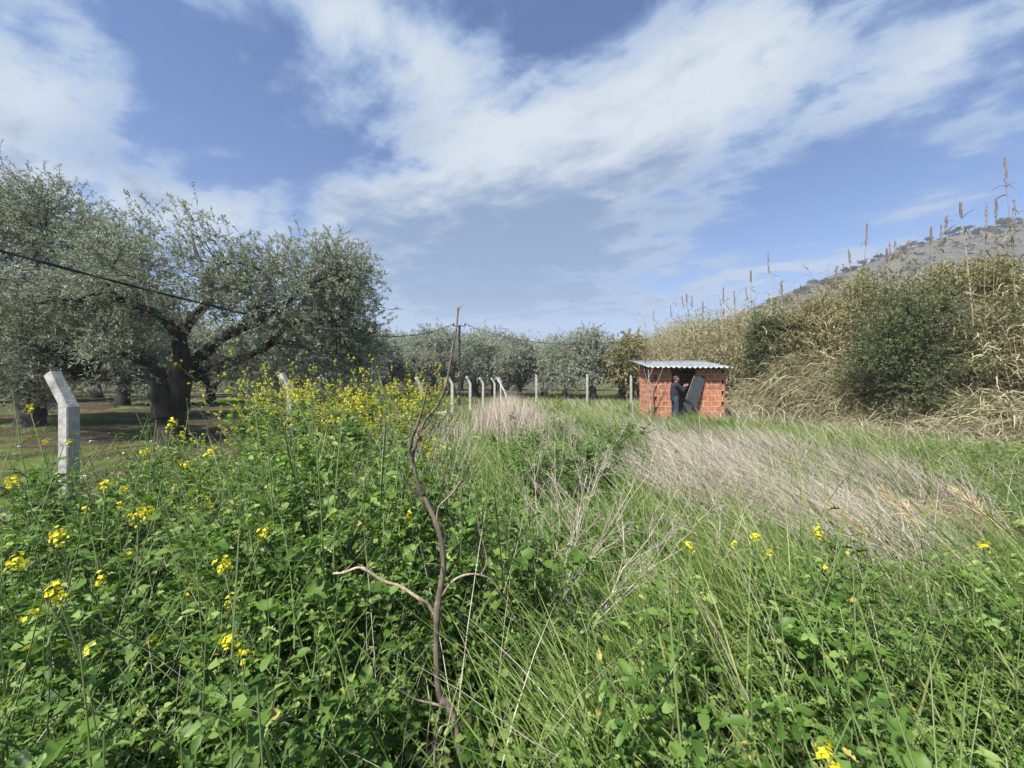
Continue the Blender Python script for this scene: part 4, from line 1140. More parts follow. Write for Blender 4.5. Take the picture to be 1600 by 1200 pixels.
def weeds():
    rg = np.random.default_rng(77)
    tp = [weed_plant(200 + i, h, nb, True) for i, (h, nb) in enumerate(((.85, 4), (.95, 5), (.7, 4), (.6, 3), (1.0, 4), (.75, 5)))]
    tl = [weed_plant(300 + i, h, nb, False) for i, (h, nb) in enumerate(((.85, 4), (.95, 5), (.7, 4), (.6, 3)))]
    a = Acc(); s_ = Acc()
    def put(T, x, y, sc):
        w = rg.integers(0, len(T), len(x)); yaw = rg.uniform(0, 6.28, len(x))
        for k, (st, lf, _) in enumerate(T):
            m = w == k
            if not m.any(): continue
            t = np.stack([x[m], y[m], gz(x[m], y[m])], -1); R = rotz(yaw[m])
            V0, Q0, T0, R0 = lf.arrays(); V, Fq = inst(V0, Q0, R, t, sc[m]); a.add(V, Fq, np.clip(np.tile(R0, m.sum()) * .82 + .16 * np.repeat(rg.random(m.sum()), len(R0)), 0, 1))
            V0, Q0, T0, R0 = st.arrays(); V, Fq = inst(V0, Q0, R, t, sc[m]); s_.add(V, Fq, np.tile(R0, m.sum()))
    # near
    x, y = scatter(rg, 3500, .75, 5.2, 1.35, 1.8); u, v = uv(x, y)
    ok = (inpoly(u, v, Z_WL) | inpoly(u, v, Z_WR) | inpoly(u, v, Z_WC)) & (x > FENCE_A + FENCE_B * y - .25)
    ok &= rg.random(len(x)) < np.interp(y, [.75, 2, 5], [.55, .8, .9]); ok &= ~((x / y > -.50) & (x / y < .16) & (y < 1.60)) & (np.hypot(x + .2, y - 1.5) > .34)
    ok &= lump(np.stack([x, y, 0 * x], -1), 31, 1.7) > -.95
    x, y, u, v = x[ok], y[ok], u[ok], v[ok]
    sc = rg.uniform(.45, 1.25, len(x)) ** 1.1 * np.interp(y, [.7, 1.4, 2.5], [.72, .88, 1.0]) * np.where(u > 850, np.interp(y, [1, 1.6, 2.2, 3.2], [1.0, .88, .62, .45]), 1.0) * (1 + .12 * lump(np.stack([x, y, 0 * x], -1), 33, 1.2))
    sc = sc * np.where(x < FENCE_A + FENCE_B * y + 1.2, .72, 1) * np.interp(y, [3.2, 5], [1, .85]); put(tp, x, y, sc); near = len(x)
    # farther
    x, y = scatter(rg, 5200, 5.2, 15, 1.1, .5); u, v = uv(x, y)
    ok = (inpoly(u, v, Z_WL) | inpoly(u, v, Z_WC)) & (x > FENCE_A + FENCE_B * y - .3) & (lump(np.stack([x, y, 0 * x], -1), 35, 1.1) > -.5)
    ok &= ~(inpoly(u, v, Z_MIX) & (rg.random(len(x)) < .45)); ok &= rg.random(len(x)) < np.interp(y, [5, 15], [1, .45])
    x, y = x[ok], y[ok]; put(tl, x, y, rg.uniform(.5, 1.0, len(x)) * np.where(y > 9, .8, 1) * np.where(x < FENCE_A + FENCE_B * y + 1.3, np.interp(y, [5, 6.5], [.6, 1.0]), 1))
    # green clumps beside the shed and before the far fence
    x = np.r_[rg.normal(4.2, .5, 14), rg.normal(3.0, 1.0, 16), rg.normal(4.9, .2, 8)]; y = np.r_[rg.normal(15.5, .6, 14), rg.normal(20, 1.0, 16), rg.normal(14.6, .5, 8)]
    put(tl, x, y, rg.uniform(.5, .85, len(x)))
    # low leaves close to the soil, under everything
    n = 34000; x, y = scatter(rg, n, .6, 9, 1.5, 1.8); u, v = uv(x, y, .1); ok = (x > FENCE_A + FENCE_B * y - .2); x, y = x[ok], y[ok]; n = len(x)
    an = rg.uniform(0, 6.28, n); R = frames(np.stack([np.cos(an), np.sin(an), rg.uniform(0, .9, n)], -1), rg.normal(size=(n, 3)) * .3 + np.array([0, 0, 1])); t = np.stack([x, y, gz(x, y) + rg.uniform(.01, .25, n)], -1); sz = rg.uniform(.03, .12, n)
    for m, L in ((y < 3.5, LEAFS[1]), (y >= 3.5, LOWLEAF)):
        V, Fq = inst(L[0], L[1], R[m], t[m], sz[m]); a.add(V, Fq, np.repeat(rg.random(m.sum()) * .8, len(L[0])))
    print('weeds near', near, 'verts', a.n, s_.n)
    o = tag(a.build('weeds', M_WEED, None, True), 'thick green broad-leaved weeds filling the foreground', 'weeds', kind='stuff')
    s_.build('stems', M_STEM, o)


def blades(acc, x, y, h, w, lean, bend, rg, m=4, rnd=None, z0=0.0):
    """grass blades: lean is the sideways pull (n,2), bend adds droop"""
    n = len(x); s = np.linspace(0, 1, m); b = np.stack([x, y, gz(x, y) - .01 + z0], -1)
    l3 = np.concatenate([lean, np.zeros((n, 1))], 1)
    Q = b[:, None] + np.array([0, 0, 1]) * (h[:, None] * (s - bend[:, None] * s * s))[..., None] + l3[:, None] * (h[:, None] * s ** 1.6)[..., None]
    a = rg.uniform(0, PI, n); sd = np.stack([np.cos(a), np.sin(a), 0 * a], -1)
    sd[:, 1] *= .5; sd = nrm(sd)
    V, Fq = ribbons(Q, w[:, None] * np.interp(s, [0, .4, .8, 1], [.7, 1, .6, .06])[None], sd)
    acc.add(V, Fq, np.repeat(rg.random(n) if rnd is None else rnd, m * 2))


def grass():
    rg = np.random.default_rng(88); g, d = Acc(), Acc()
    wind = np.array([-.42, .05])
    def ln(n, k=1.0, sp=.35): return wind * k + rg.normal(size=(n, 2)) * sp
    right = lambda x, y: x > FENCE_A + FENCE_B * y
    # tall green grass through the middle
    n = 170000; x, y = scatter(rg, n, 1.0, 13, 1.2, 1.5); u, v = uv(x, y); cl = lump(np.stack([x, y, 0 * x], -1), 41, 1.9)
    wz = inpoly(u, v, Z_WL) | inpoly(u, v, Z_WR) | inpoly(u, v, Z_WC); dr = inpoly(u, v, Z_DRY); lw = inpoly(u, v, Z_LAWN)
    pr = np.where(wz, np.where(u > 850, .08, .2), np.where(dr, .10, np.where(lw, 0, 1.0))) * np.clip(.75 + .5 * cl, .15, 1)
    ok = (rg.random(n) < pr) & right(x, y); x, y, cl, wz = x[ok], y[ok], cl[ok], wz[ok]; n = len(x)
    h = rg.uniform(.25, .78, n) * (1 + .3 * cl) * np.where(wz, 1.15, 1); blades(g, x, y, h, rg.uniform(.0024, .0056, n) * np.interp(y, [1, 4, 12], [.9, 1.1, 2.0]), ln(n, .8), rg.uniform(0, .35, n), rg, 5, np.clip(.55 * rg.random(n) + .25 + .2 * cl, 0, 1))
    # bright short grass at right and round the shed, rougher grass to the far fence
    n = 120000; x, y = scatter(rg, n, 4.5, 26, .95, 1); u, v = uv(x, y, .12); lw = inpoly(u, v, Z_LAWN); cl = lump(np.stack([x, y, 0 * x], -1), 43, 1.3)
    ok = (lw | ((y > 9) & (rg.random(n) < .75))) & right(x, y) & (x < bank_x(y) + .9) & ~((x > SX0 - .05) & (x < SX1 + .05) & (y > SY0 - .04) & (y < SY1 + .04)); x, y, cl, lw = x[ok], y[ok], cl[ok], lw[ok]; n = len(x)
    h = rg.uniform(.10, .26, n) * np.where(lw, 1, 1.5) * (1 + .25 * cl); blades(g, x, y, h, rg.uniform(.003, .006, n) * np.interp(y, [4, 12, 26], [1, 1.6, 2.6]), ln(n, .6, .3), rg.uniform(0, .3, n), rg, 4, np.clip(.5 * rg.random(n) + .42 + .15 * cl, 0, 1))
    # tufts on the soil under the olives
    n = 26000; x = rg.uniform(-24, -3, n); y = rg.uniform(4, 30, n); cl = lump(np.stack([x, y, 0 * x], -1), 45, .9); ok = ~right(x + .2, y) & (cl > .28); x, y = x[ok], y[ok]; n = len(x)
    blades(g, x, y, rg.uniform(.04, .16, n), rg.uniform(.004, .008, n), ln(n, .2, .4), rg.uniform(0, .3, n), rg, 3, rg.random(n) * .7)
    n = 9000; y = rg.uniform(17, 40, n); x = rg.uniform(-1, 1, n) * .55 * y; u, v = uv(x, y, 0); ok = (u > 600) & (u < 1000); x, y = x[ok], y[ok]; n = len(x)
    blades(g, x, y, rg.uniform(.15, .4, n), rg.uniform(.008, .016, n), ln(n, .3, .3), rg.uniform(0, .3, n), rg, 3, rg.random(n))
    tag(g.build('grass', M_GRASS), 'long green grass bending left through the field', 'grass', kind='stuff')
    # the dry, pinkish-grey band
    n = 130000; x, y = scatter(rg, n, 3.2, 24, 1.0, .5); u, v = uv(x, y, .35); cl = lump(np.stack([x, y, 0 * x], -1), 47, 1.5); dr = inpoly(u, v, Z_DRY); le = inpoly(u, v, Z_LEAN); mx = inpoly(u, v, Z_MIX); wz = inpoly(u, v, Z_WL) | inpoly(u, v, Z_WR)
    pr = np.where(dr, .95, np.where(le, .40, np.where(mx, .30, np.where(wz, .01, .03 + .09 * (y > 9))))) * np.clip(.85 + .6 * cl, .1, 1)
    ok = (rg.random(n) < pr) & right(x, y) & (x < bank_x(y) + .5) & ~((x > SX0) & (x < SX1) & (y > SY0 - .05) & (y < SY1 + .05)); x, y, cl, dr, le = x[ok], y[ok], cl[ok], dr[ok], le[ok]; n = len(x)
    h = rg.uniform(.28, .72, n) * (1 + .2 * cl); blades(d, x, y, h, rg.uniform(.0016, .0036, n) * np.interp(y, [3, 8, 20], [1, 1.5, 3.0]), ln(n, 1.5, .4), rg.uniform(0, .25, n), rg, 4, np.clip(.7 * rg.random(n) + .2 + .2 * cl, 0, 1))
    # extra mass inside the band: short tangled stems
    n = 45000; x, y = scatter(rg, n, 4.0, 16, 1.0, .5); u, v = uv(x, y, .3); ok = inpoly(u, v, Z_DRY); x, y = x[ok], y[ok]; n = len(x)
    blades(d, x, y, rg.uniform(.12, .5, n), rg.uniform(.002, .004, n) * np.interp(y, [3, 8, 20], [1, 1.5, 3.0]), ln(n, 1.7, .8), rg.uniform(0, .5, n), rg, 4)
    # stand of pale dead weeds in the middle distance
    n = 2600; x = rg.normal(-.15, .55, n); y = rg.normal(11.2, .9, n); h = rg.uniform(.5, 1.35, n) * np.exp(-((x + .15) / 1.4) ** 2)
    blades(d, x, y, h, rg.uniform(.004, .008, n), rg.normal(size=(n, 2)) * .16, rg.uniform(0, .1, n), rg, 4, rg.uniform(.4, 1, n))
    # long straw stalks lying over at right
    n = 420; x = rg.uniform(1.6, 5.2, n); y = rg.uniform(2.6, 6.2, n); u, v = uv(x, y, .3); ok = inpoly(u, v, Z_LEAN) | inpoly(u, v, Z_DRY); x, y = x[ok], y[ok]; n = len(x)
    blades(d, x, y, rg.uniform(.5, .9, n), rg.uniform(.002, .0042, n), np.array([-1.6, .1]) + rg.normal(size=(n, 2)) * .25, rg.uniform(.1, .3, n), rg, 6, rg.uniform(.6, 1, n))
    n = 2600; x = rg.uniform(-4.5, .2, n); y = rg.uniform(4.2, 10, n); u, v = uv(x, y, .5); ok = inpoly(u, v, Z_MIX) & right(x, y); x, y = x[ok], y[ok]; n = len(x)
    blades(d, x, y, rg.uniform(.6, 1.25, n), rg.uniform(.0025, .0045, n), rg.normal(size=(n, 2)) * .3, rg.uniform(0, .15, n), rg, 4, rg.uniform(.3, .9, n))
    # straw threads among the weeds
    n = 2200; x, y = scatter(rg, n, 1.2, 8, 1.0, .4); ok = right(x, y); x, y = x[ok], y[ok]; n = len(x)
    blades(d, x, y, rg.uniform(.5, 1.0, n), rg.uniform(.0012, .0022, n), ln(n, .6, .5), rg.uniform(0, .2, n), rg, 5, rg.uniform(.3, .9, n))
    tag(d.build('dry_grass', M_DRY), 'dry pinkish-grey grass leaning left in a broad band', 'dry grass', kind='stuff')


weeds()
grass()

# ------------------------------------------------------------------ flowering mustard
def mustard_parts(seed, h, nb, hi, fl, fs=.0085, leafy=.6):
    st, lf, tips = weed_plant(seed, h, nb, hi, leafy); rg = np.random.default_rng(seed + 1); f = Acc()
    for p, d in tips:
        flower_head(f, p, d, rg, fl, .024, fs)
        for j in range(2):                    # side shoots with smaller heads
            q = p + nrm(rg.normal(size=3) + np.array([0, 0, .8])) * rg.uniform(.05, .14); addtube(st, [p - d * .08, q], .0018, 4, .6, 1); flower_head(f, q, d, rg, max(fl // 2, 4), .018, fs)
    return st, lf, f


def mustard(st, lf, f, label, group):
    root = empty('mustard_plant'); st.build('stems', M_STEM, root); lf.build('leaves', M_WEED, root); f.build('blossom', M_PETAL, root)
    return tag(root, label, 'mustard plant', group)


MG = 'yellow flowering mustard plants in the field'
rg = np.random.default_rng(99)
mp = [mustard(*mustard_parts(400 + i, h, nb, False, 12, .0108), 'x', MG) for i, (h, nb) in enumerate(((1.35, 6), (1.5, 7), (1.2, 6), (1.6, 6)))]
used = [False] * 4
x = rg.uniform(-5, -.4, 3200); y = 4.6 + 6.5 * rg.random(3200) ** .9; u, v = uv(x, y, 1.0)
ok = inpoly(u, v, [(300, 600), (600, 600), (690, 640), (600, 720), (430, 730), (310, 700)]) & (x > FENCE_A + FENCE_B * y + .1); pos = list(zip(x[ok][:150], y[ok][:190]))
x = rg.uniform(-5, .2, 700); y = rg.uniform(3.2, 9, 700); u, v = uv(x, y, 1.0); ok = inpoly(u, v, [(200, 680), (680, 640), (720, 760), (300, 820)]) & (x > FENCE_A + FENCE_B * y + .2); pos2 = list(zip(x[ok][:34], y[ok][:34]))
for i, (a_, b_) in enumerate(pos + pos2 + [(-.574 * q_ + d_, q_) for q_, d_ in ((5.9, .1), (6.1, -.12), (6.3, .12), (6.4, -.05), (6.5, .22), (6.6, 0), (6.7, .1), (6.2, 0))] + [(-.55, 10.5), (.1, 9.6), (.45, 17.0), (1.0, 9.0)]):
    k = i % 4; o = mp[k] if not used[k] else copy_tree(mp[k]); used[k] = True
    o.location = (a_, b_, float(gz(a_, b_))); o.rotation_euler = (rg.normal(0, .05), rg.normal(-.04, .06), rg.uniform(0, 6.28))
    s = rg.uniform(.66, .98) * (1.0 if i < len(pos) else (.95 if a_ < -3 and b_ < 6.8 and i >= len(pos) + len(pos2) else .72)); o.scale = (s, s, s)
    tag(o, 'tall mustard plant in the dense yellow stand before the big olive tree' if i < len(pos) else 'mustard plant with few yellow heads, scattered among the green weeds', 'mustard plant', MG)


def hero_mustard(root_xy, head, label, seed, extra=2, r=.004, fl=22, fs=.0095):
    """one mustard stem that can be picked out: from its foot to the flower head"""
    rg = np.random.default_rng(seed); bx, by = root_xy; b = np.array([bx, by, float(gz(bx, by)) - .03]); H = np.array(head) - b; L = np.linalg.norm(H)
    root = empty('mustard_plant', tuple(b)); st, lf, f = Acc(), Acc(), Acc()
    k = 9; t = np.linspace(0, 1, k); sd = np.array([rg.normal() * .06, rg.normal() * .06, 0]); bow = np.array([H[0], H[1], 0]) * -.35
    p = np.outer(t, H) + np.outer(np.sin(t * PI) * L, sd) + np.outer(t * (1 - t), bow) + np.outer(t * (1 - t), (0, 0, .35 * np.hypot(H[0], H[1])))
    addtube(st, p, np.linspace(r * 1.3, r * .55, k), 6, .75, 2); d = nrm(p[-1] - p[-2]); flower_head(f, p[-1], d, rg, fl, .028, fs); f.build('flower_head', M_PETAL, root)
    n = 13; fr = rg.uniform(.1, .8, n); ix = fr * (k - 1); i0 = ix.astype(int); q = p[i0] + (p[np.minimum(i0 + 1, k - 1)] - p[i0]) * (ix - i0)[:, None]; an = rg.uniform(0, 6.28, n)
    V, Fq = inst(*LEAFS[0], frames(np.stack([np.cos(an), np.sin(an), rg.uniform(0, .7, n)], -1), rg.normal(size=(n, 3)) * .3 + np.array([0, 0, 1])), q, np.interp(fr, [0, .5, 1], [.2, .13, .05]) * rg.uniform(.8, 1.2, n)); lf.add(V, Fq, np.repeat(rg.random(n) * .75, len(LEAFS[0][0])))
    for j in range(7):                        # seed pods on short stalks below the head
        q = p[-1] - d * (.06 + .03 * j); an = j * 2.4; e = q + np.array([math.cos(an), math.sin(an), .9]) * .022; addtube(st, [q, e], .0009, 3, .6, 1); ball(st, e, (.0032,) * 3, 5, 4, None, .9)
    for j in range(extra):
        fq = rg.uniform(.55, .85); q = p[int(fq * (k - 1))]; e = q + nrm(np.array([rg.normal() * .8, rg.normal() * .5, 1.0])) * rg.uniform(.12, .26); m_ = (q + e) / 2 + rg.normal(size=3) * .01
        addtube(st, [q, m_, e], [r * .6, r * .5, r * .35], 5, .7, 2); f = Acc(); flower_head(f, e, (0, 0, 1), rg, fl // 2, .020, fs); f.build('flower_head', M_PETAL, root)
    st.build('stems', M_STEM, root); lf.build('leaves', M_WEED, root, True); tag(root, label, 'mustard plant', MG)


HERO = [(271, 658, 2.3, (-.30, .1), 'mustard stem with bright yellow head in front of the big olive trunk, tallest in foreground', 3), (95, 832, 1.45, (.1, .15), 'mustard with drooping yellow head low at far left, below the concrete post', 1), (216, 800, 1.55, (-.12, .1), 'mustard with the broadest yellow head in the left foreground', 3),
        (328, 706, 2.6, (-.3, .2), 'arching mustard stem with a loose yellow head right of the tallest one', 2), (415, 826, 1.7, (-.25, -.1), 'mustard with yellow head leaning right, centre of the left weeds', 1), (347, 877, 1.5, (.05, .1), 'mustard with one compact round yellow head low in the left weeds', 0),
        (358, 1000, 1.15, (.05, .15), 'mustard with small upright yellow head lowest in the left foreground', 1), (22, 876, 1.3, (.15, .1), 'mustard with flat yellow head touching the left edge', 0), (45, 636, 2.9, (.25, .1), 'mustard with two yellow heads just left of the nearest concrete post', 2), (15, 748, 1.8, (.2, .1), 'mustard with pale yellow head at the left edge below the concrete post', 0),
        (165, 756, 2.0, (-.1, .1), 'mustard with small greenish-yellow heads right below the nearest concrete post', 2), (228, 704, 2.5, (-.15, .1), 'mustard with small yellow heads between the concrete post and the tallest mustard', 2),
        (1278, 828, 2.1, (.06, .1), 'mustard with the highest yellow head among the right foreground weeds', 2), (1180, 832, 2.1, (.05, .1), 'dark-stemmed mustard with small yellow head, left one of the right foreground', 1), (1200, 862, 1.95, (.12, .1), 'mustard with low yellow head between the other two at right', 1), (1075, 852, 1.9, (.1, .1), 'mustard with tiny yellow head nearest the grey dead twigs, right of centre', 0),
        (1535, 850, 2.0, (.1, .05), 'mustard with thin yellow head near the right edge', 0), (1295, 1178, .95, (.02, .08), 'mustard with yellow buds at the bottom edge right of centre', 0), (640, 805, 2.2, (-.05, .15), 'mustard with small yellow head directly behind the dead vine trunk', 1), (85, 920, 1.15, (.08, .1), 'mustard with pale yellow flowers under the drooping head at far left', 1)]
for i, (u, v, Y, (ox, oy), lb, ex) in enumerate(HERO):
    h = P(u, v, Y); hero_mustard((h[0] + ox, h[1] + oy), h, lb, 500 + i, ex)

# ------------------------------------------------------------------ dead twiggy weeds
def dead_weed(foot, tips, label, seed, r=.0045, twigs=9, depth=3):
    rg = np.random.default_rng(seed); a = Acc(); b = np.array(foot, float)
    def grow(p, q, r, lv):
        L = np.linalg.norm(q - p); k = 6; t = np.linspace(0, 1, k); pts = p + np.outer(t, q - p) + np.outer(np.sin(t * PI), rg.normal(size=3) * .05 * L) + np.r_[np.zeros((1, 3)), rg.normal(size=(k - 1, 3)) * .012 * L]
        addtube(a, pts - b, np.linspace(r, r * .4, k), 5 if lv == 0 else 4, rg.random(), 1)
        if lv >= depth: return
        for j in range(twigs if lv == 0 else 4):
            f = rg.uniform(.3, 1.0); i0 = min(int(f * (k - 1)), k - 2); s = pts[i0] + (pts[i0 + 1] - pts[i0]) * (f * (k - 1) - i0); d = nrm(nrm(q - p) + rg.normal(size=3) * .5)
            grow(s, s + d * L * rg.uniform(.2, .42), max(r * (1 - f * .5) * .55, .0009), lv + 1)
    for tp in tips: grow(b, np.array(tp, float), r, 0)
    o = a.build('dead_weed', M_DEAD); o.location = b; return tag(o, label, 'dead weed', 'dead twiggy weeds in the field')


def ft(u, v, Y):
    p = P(u, v, Y); p[2] = float(gz(p[0], p[1])); return p


dead_weed(ft(820, 1100, 1.9), [P(1040, 800, 2.4), P(1065, 850, 2.1), P(985, 765, 2.5)], 'pale dead twigs fanning right over the grass, right of the vine', 601, .005, 8)
dead_weed(ft(835, 1150, 2.0), [P(900, 780, 2.2), P(915, 740, 2.4), P(840, 745, 2.3)], 'upright bunch of grey dead stalks right beside the vine', 602, .0045, 8)
dead_weed(ft(870, 950, 2.8), [P(955, 700, 3.0), P(870, 690, 3.0), P(1010, 740, 3.1)], 'tangled dead stalks in front of the dark green clump at centre', 603, .0045, 8)
dead_weed(ft(690, 950, 2.4), [P(735, 745, 2.5), P(745, 850, 2.4)], 'short pale dead stalk behind the right vine branch', 604, .003, 6)
dead_weed(ft(330, 880, 2.6), [P(455, 775, 2.7), P(420, 790, 2.5), P(370, 700, 2.7)], 'grey dead twigs lying over the weeds at left', 605, .003, 10)
dead_weed(ft(440, 760, 5.5), [P(440, 640, 5.5), P(490, 650, 5.6), P(410, 660, 5.4)], 'thin dead stalks rising through the yellow mustard stand', 606, .004, 8)
dead_weed(ft(590, 740, 5.8), [P(600, 640, 5.8), P(560, 650, 5.9), P(640, 660, 5.7)], 'thin dead stalks left of the dead vine, right of the mustard', 607, .004, 8)
dead_weed(ft(1150, 700, 11.0), [P(1168, 600, 11.0), P(1150, 615, 11.0), P(1185, 625, 11.2)], 'single tall dead weed in front of the shed right corner', 608, .008, 8, 2)
dead_weed(ft(812, 690, 9.0), [P(800, 615, 9.0), P(812, 630, 9.1)], 'dark thin stalk standing in front of the pale dead stand', 609, .006, 4, 1)
dead_weed(ft(1060, 1040, 2.6), [P(1180, 770, 2.8), P(1110, 760, 2.8)], 'sparse dead stems in the tall green grass right of centre', 610, .003, 8)

# straw stalks leaning across the right
M_STRAW = roughmat('straw', (0.24, 0.18, 0.10), (0.42, 0.33, 0.20), 20, 0.8, 0.2)
for i, (p0, p1, lb) in enumerate((((1590, 960, 2.6), (1385, 770, 3.2), 'long straw stalk leaning up left with a feathery tip, nearest the right edge'), ((1560, 990, 2.4), (1300, 790, 3.0), 'long straw stalk leaning up left below the golden tuft'), ((1640, 900, 2.8), (1500, 770, 3.3), 'long straw stalk leaning up left, highest at the right edge'))):
    a_, b_ = P(*p0), P(*p1); g0 = a_ - (b_ - a_) * .25; g0[2] = max(g0[2], float(gz(g0[0], g0[1]))); ac = Acc(); m_ = (a_ + b_) / 2 + np.array([0, 0, .02])
    addtube(ac, np.array([g0, a_, m_, b_]) - g0, [.0055, .005, .004, .002], 6, .5, 3); rg = np.random.default_rng(i); n = 70; s = rg.random(n) * .28; q = b_ - g0 + np.outer(s, nrm(a_ - b_)); d = nrm(nrm(b_ - a_) + rg.normal(size=(n, 3)) * .35)
    V, Fq = inst(DIAM * np.array([.14, .006, .1]), DQ, frames(d, rg.normal(size=(n, 3))), q, rg.uniform(.6, 1.2, n)); ac.add(V, Fq, .5)
    o = ac.build('straw_stalk', M_STRAW); o.location = g0; tag(o, lb, 'straw stalk', 'straw stalks leaning at right')
rg = np.random.default_rng(4); c0 = ft(1470, 830, 4.3); ac = Acc(); n = 900; bx = rg.normal(.25, .22, n); by = rg.normal(0, .2, n); az = rg.normal(PI - .1, .35, n); L = rg.uniform(.3, .75, n); m = 6; s = np.linspace(0, 1, m); d = np.stack([np.cos(az), np.sin(az) * .6, 0 * az], -1)
Q = np.stack([bx, by, rg.uniform(0, .12, n)], -1)[:, None] + d[:, None] * (L[:, None] * s)[..., None] + np.array([0, 0, 1]) * (L[:, None] * (1.05 * s - 1.05 * s * s))[..., None]
V, Fq = ribbons(Q, rg.uniform(.002, .004, n)[:, None] * np.array([1, 1, 1, .8, .5, .1])[None], nrm(rg.normal(size=(n, 3)))); ac.add(V, Fq, rg.random(n).repeat(m * 2))
o = ac.build('grass_tuft', M_STRAW); o.location = c0; tag(o, 'golden brown tuft of fallen grass at the front of the dry band', 'grass tuft')

# ------------------------------------------------------------------ the dead vine in the foreground
def vine():
    m, t, b = newmat('vine_bark'); tc = t.nodes.new('ShaderNodeTexCoord'); v = S(t, tc.outputs['Object']); at = t.nodes.new('ShaderNodeAttribute'); at.attribute_name = 'rnd'
    mp = t.nodes.new('ShaderNodeMapping'); mp.inputs['Scale'].default_value = (1, 1, .25); t.links.new(v.k, mp.inputs[0])
    n = noise(t, S(t, mp.outputs[0]), 70, 6, .65); c = mixc(t, n.step(.35, .65), (0.05, 0.036, 0.03), (0.15, 0.115, 0.095)); c2 = mixc(t, n.step(.35, .65), (0.30, 0.22, 0.15), (0.52, 0.42, 0.31))
    c = mixc(t, S(t, at.outputs['Fac']), c, c2); t.links.new(c.k, b.inputs['Base Color']); b.inputs['Roughness'].default_value = .85
    bn = t.nodes.new('ShaderNodeBump'); bn.inputs['Strength'].default_value = .8; bn.inputs['Distance'].default_value = .004; t.links.new(n.k, bn.inputs['Height']); t.links.new(bn.outputs[0], b.inputs['Normal'])
    Y = 1.5; rg = np.random.default_rng(2); base = P(726, 1260, Y); base[2] = float(gz(base[0], base[1])) - .05; root = empty('dead_vine', tuple(base))
    def br(name, pts, r0, r1, pale, dy=0.0, knots=True):
        k = len(pts); q = np.array([P(u, v_, Y + dy * (i / max(k - 1, 1))) for i, (u, v_) in enumerate(pts)]) - base; q += rg.normal(size=q.shape) * .0022
        if pts[0][1] > 1240: q[0] = (0, 0, 0)
        a = Acc(); p, r = spline(q, np.linspace(r0, r1, k), 5); r = r * .66 * (1 + .14 * rg.random(len(r)) + (.35 * (rg.random(len(r)) > .9) if knots else 0)); addtube(a, p, r, 9, pale, 1); ball(a, p[-1], (r[-1],) * 3, 8, 6, None, pale); return a.build(name, m, root, True)
    br('trunk', [(726, 1260), (722, 1200), (712, 1130), (700, 1102), (687, 1087), (682, 1031), (683, 962), (687, 925), (694, 885), (691, 844), (681, 819), (669, 791), (658, 765)], .0195, .0125, .12)
    br('branch', [(662, 775), (653, 750), (648, 725), (640, 706), (645, 682), (657, 650), (664, 622), (669, 598), (664, 590)], .0118, .0042, .05, -.05)
    br('branch', [(645, 715), (652, 690), (666, 655), (681, 635), (697, 600), (706, 550), (712, 518), (717, 478)], .0098, .0045, .08, .06)
    for e in ((708, 474), (724, 476)): br('twig', [(717, 482), e], .003, .0015, .4, .06)
    br('branch', [(690, 930), (702, 915), (716, 903), (735, 897), (752, 897), (768, 905), (787, 934), (803, 962), (817, 984)], .0072, .0022, .55, .12)
    br('branch', [(753, 897), (758, 888), (761, 875), (756, 850), (750, 831), (744, 805), (742, 775)], .0052, .0022, .05, .1)
    br('branch', [(679, 960), (668, 945), (656, 934), (625, 916), (600, 907), (575, 893), (559, 887), (537, 894), (522, 897)], .0092, .0052, .85, -.1)
    for pts, pl in (([(537, 893), (555, 875), (570, 858), (581, 838)], .4), ([(566, 888), (585, 878), (603, 862)], .4), ([(530, 897), (524, 885), (521, 862)], .2), ([(522, 897), (510, 890)], .6)): br('twig', pts, .0030, .0012, pl, -.1)
    br('branch', [(682, 820), (684, 800), (688, 788), (700, 778), (712, 768), (719, 753)], .0058, .0048, .35, -.04)
    for pts in ([(719, 755), (724, 748)], [(716, 760), (708, 752)]): br('twig', pts, .0035, .002, .3, -.04)
    br('branch', [(669, 795), (655, 778), (645, 765), (634, 750), (630, 743)], .0062, .0055, .15, -.06)
    br('twig', [(692, 886), (680, 881), (668, 880)], .0045, .003, .7, -.08); br('twig', [(693, 905), (705, 898), (712, 880)], .0028, .001, .5, -.05)
    br('branch', [(697, 1104), (672, 1100), (650, 1094), (632, 1084), (622, 1075), (614, 1062), (610, 1048)], .0058, .0022, .7, -.1)
    br('branch', [(712, 1122), (700, 1130), (688, 1138), (680, 1160), (679, 1200), (680, 1240)], .0065, .004, .5, -.12); br('twig', [(681, 1165), (668, 1180), (654, 1202)], .0035, .002, .6, -.12)
    br('stub', [(704, 1250), (703, 1200), (703, 1176)], .009, .010, .0, -.05)
    # a few curled dry leaves still hanging
    a = Acc(); n = 7; q = np.array([P(655, 668, 1.49), P(650, 680, 1.5), P(662, 672, 1.48), P(660, 640, 1.5), P(671, 600, 1.5), P(648, 675, 1.47), P(668, 640, 1.5)]) - base
    V, Fq = inst(*LEAFS[1], frames(rg.normal(size=(n, 3)) + np.array([0, 0, -1.2]), rg.normal(size=(n, 3))), q, rg.uniform(.025, .045, n)); a.add(V, Fq, np.repeat(rg.random(n), len(LEAFS[1][0]))); a.build('leaves', leafmat('withered_leaf', [(.10, .07, .04), (.22, .16, .09)], .2), root)
    tag(root, 'bare dead vine with crooked branches standing in the foreground centre', 'dead vine')


vine()

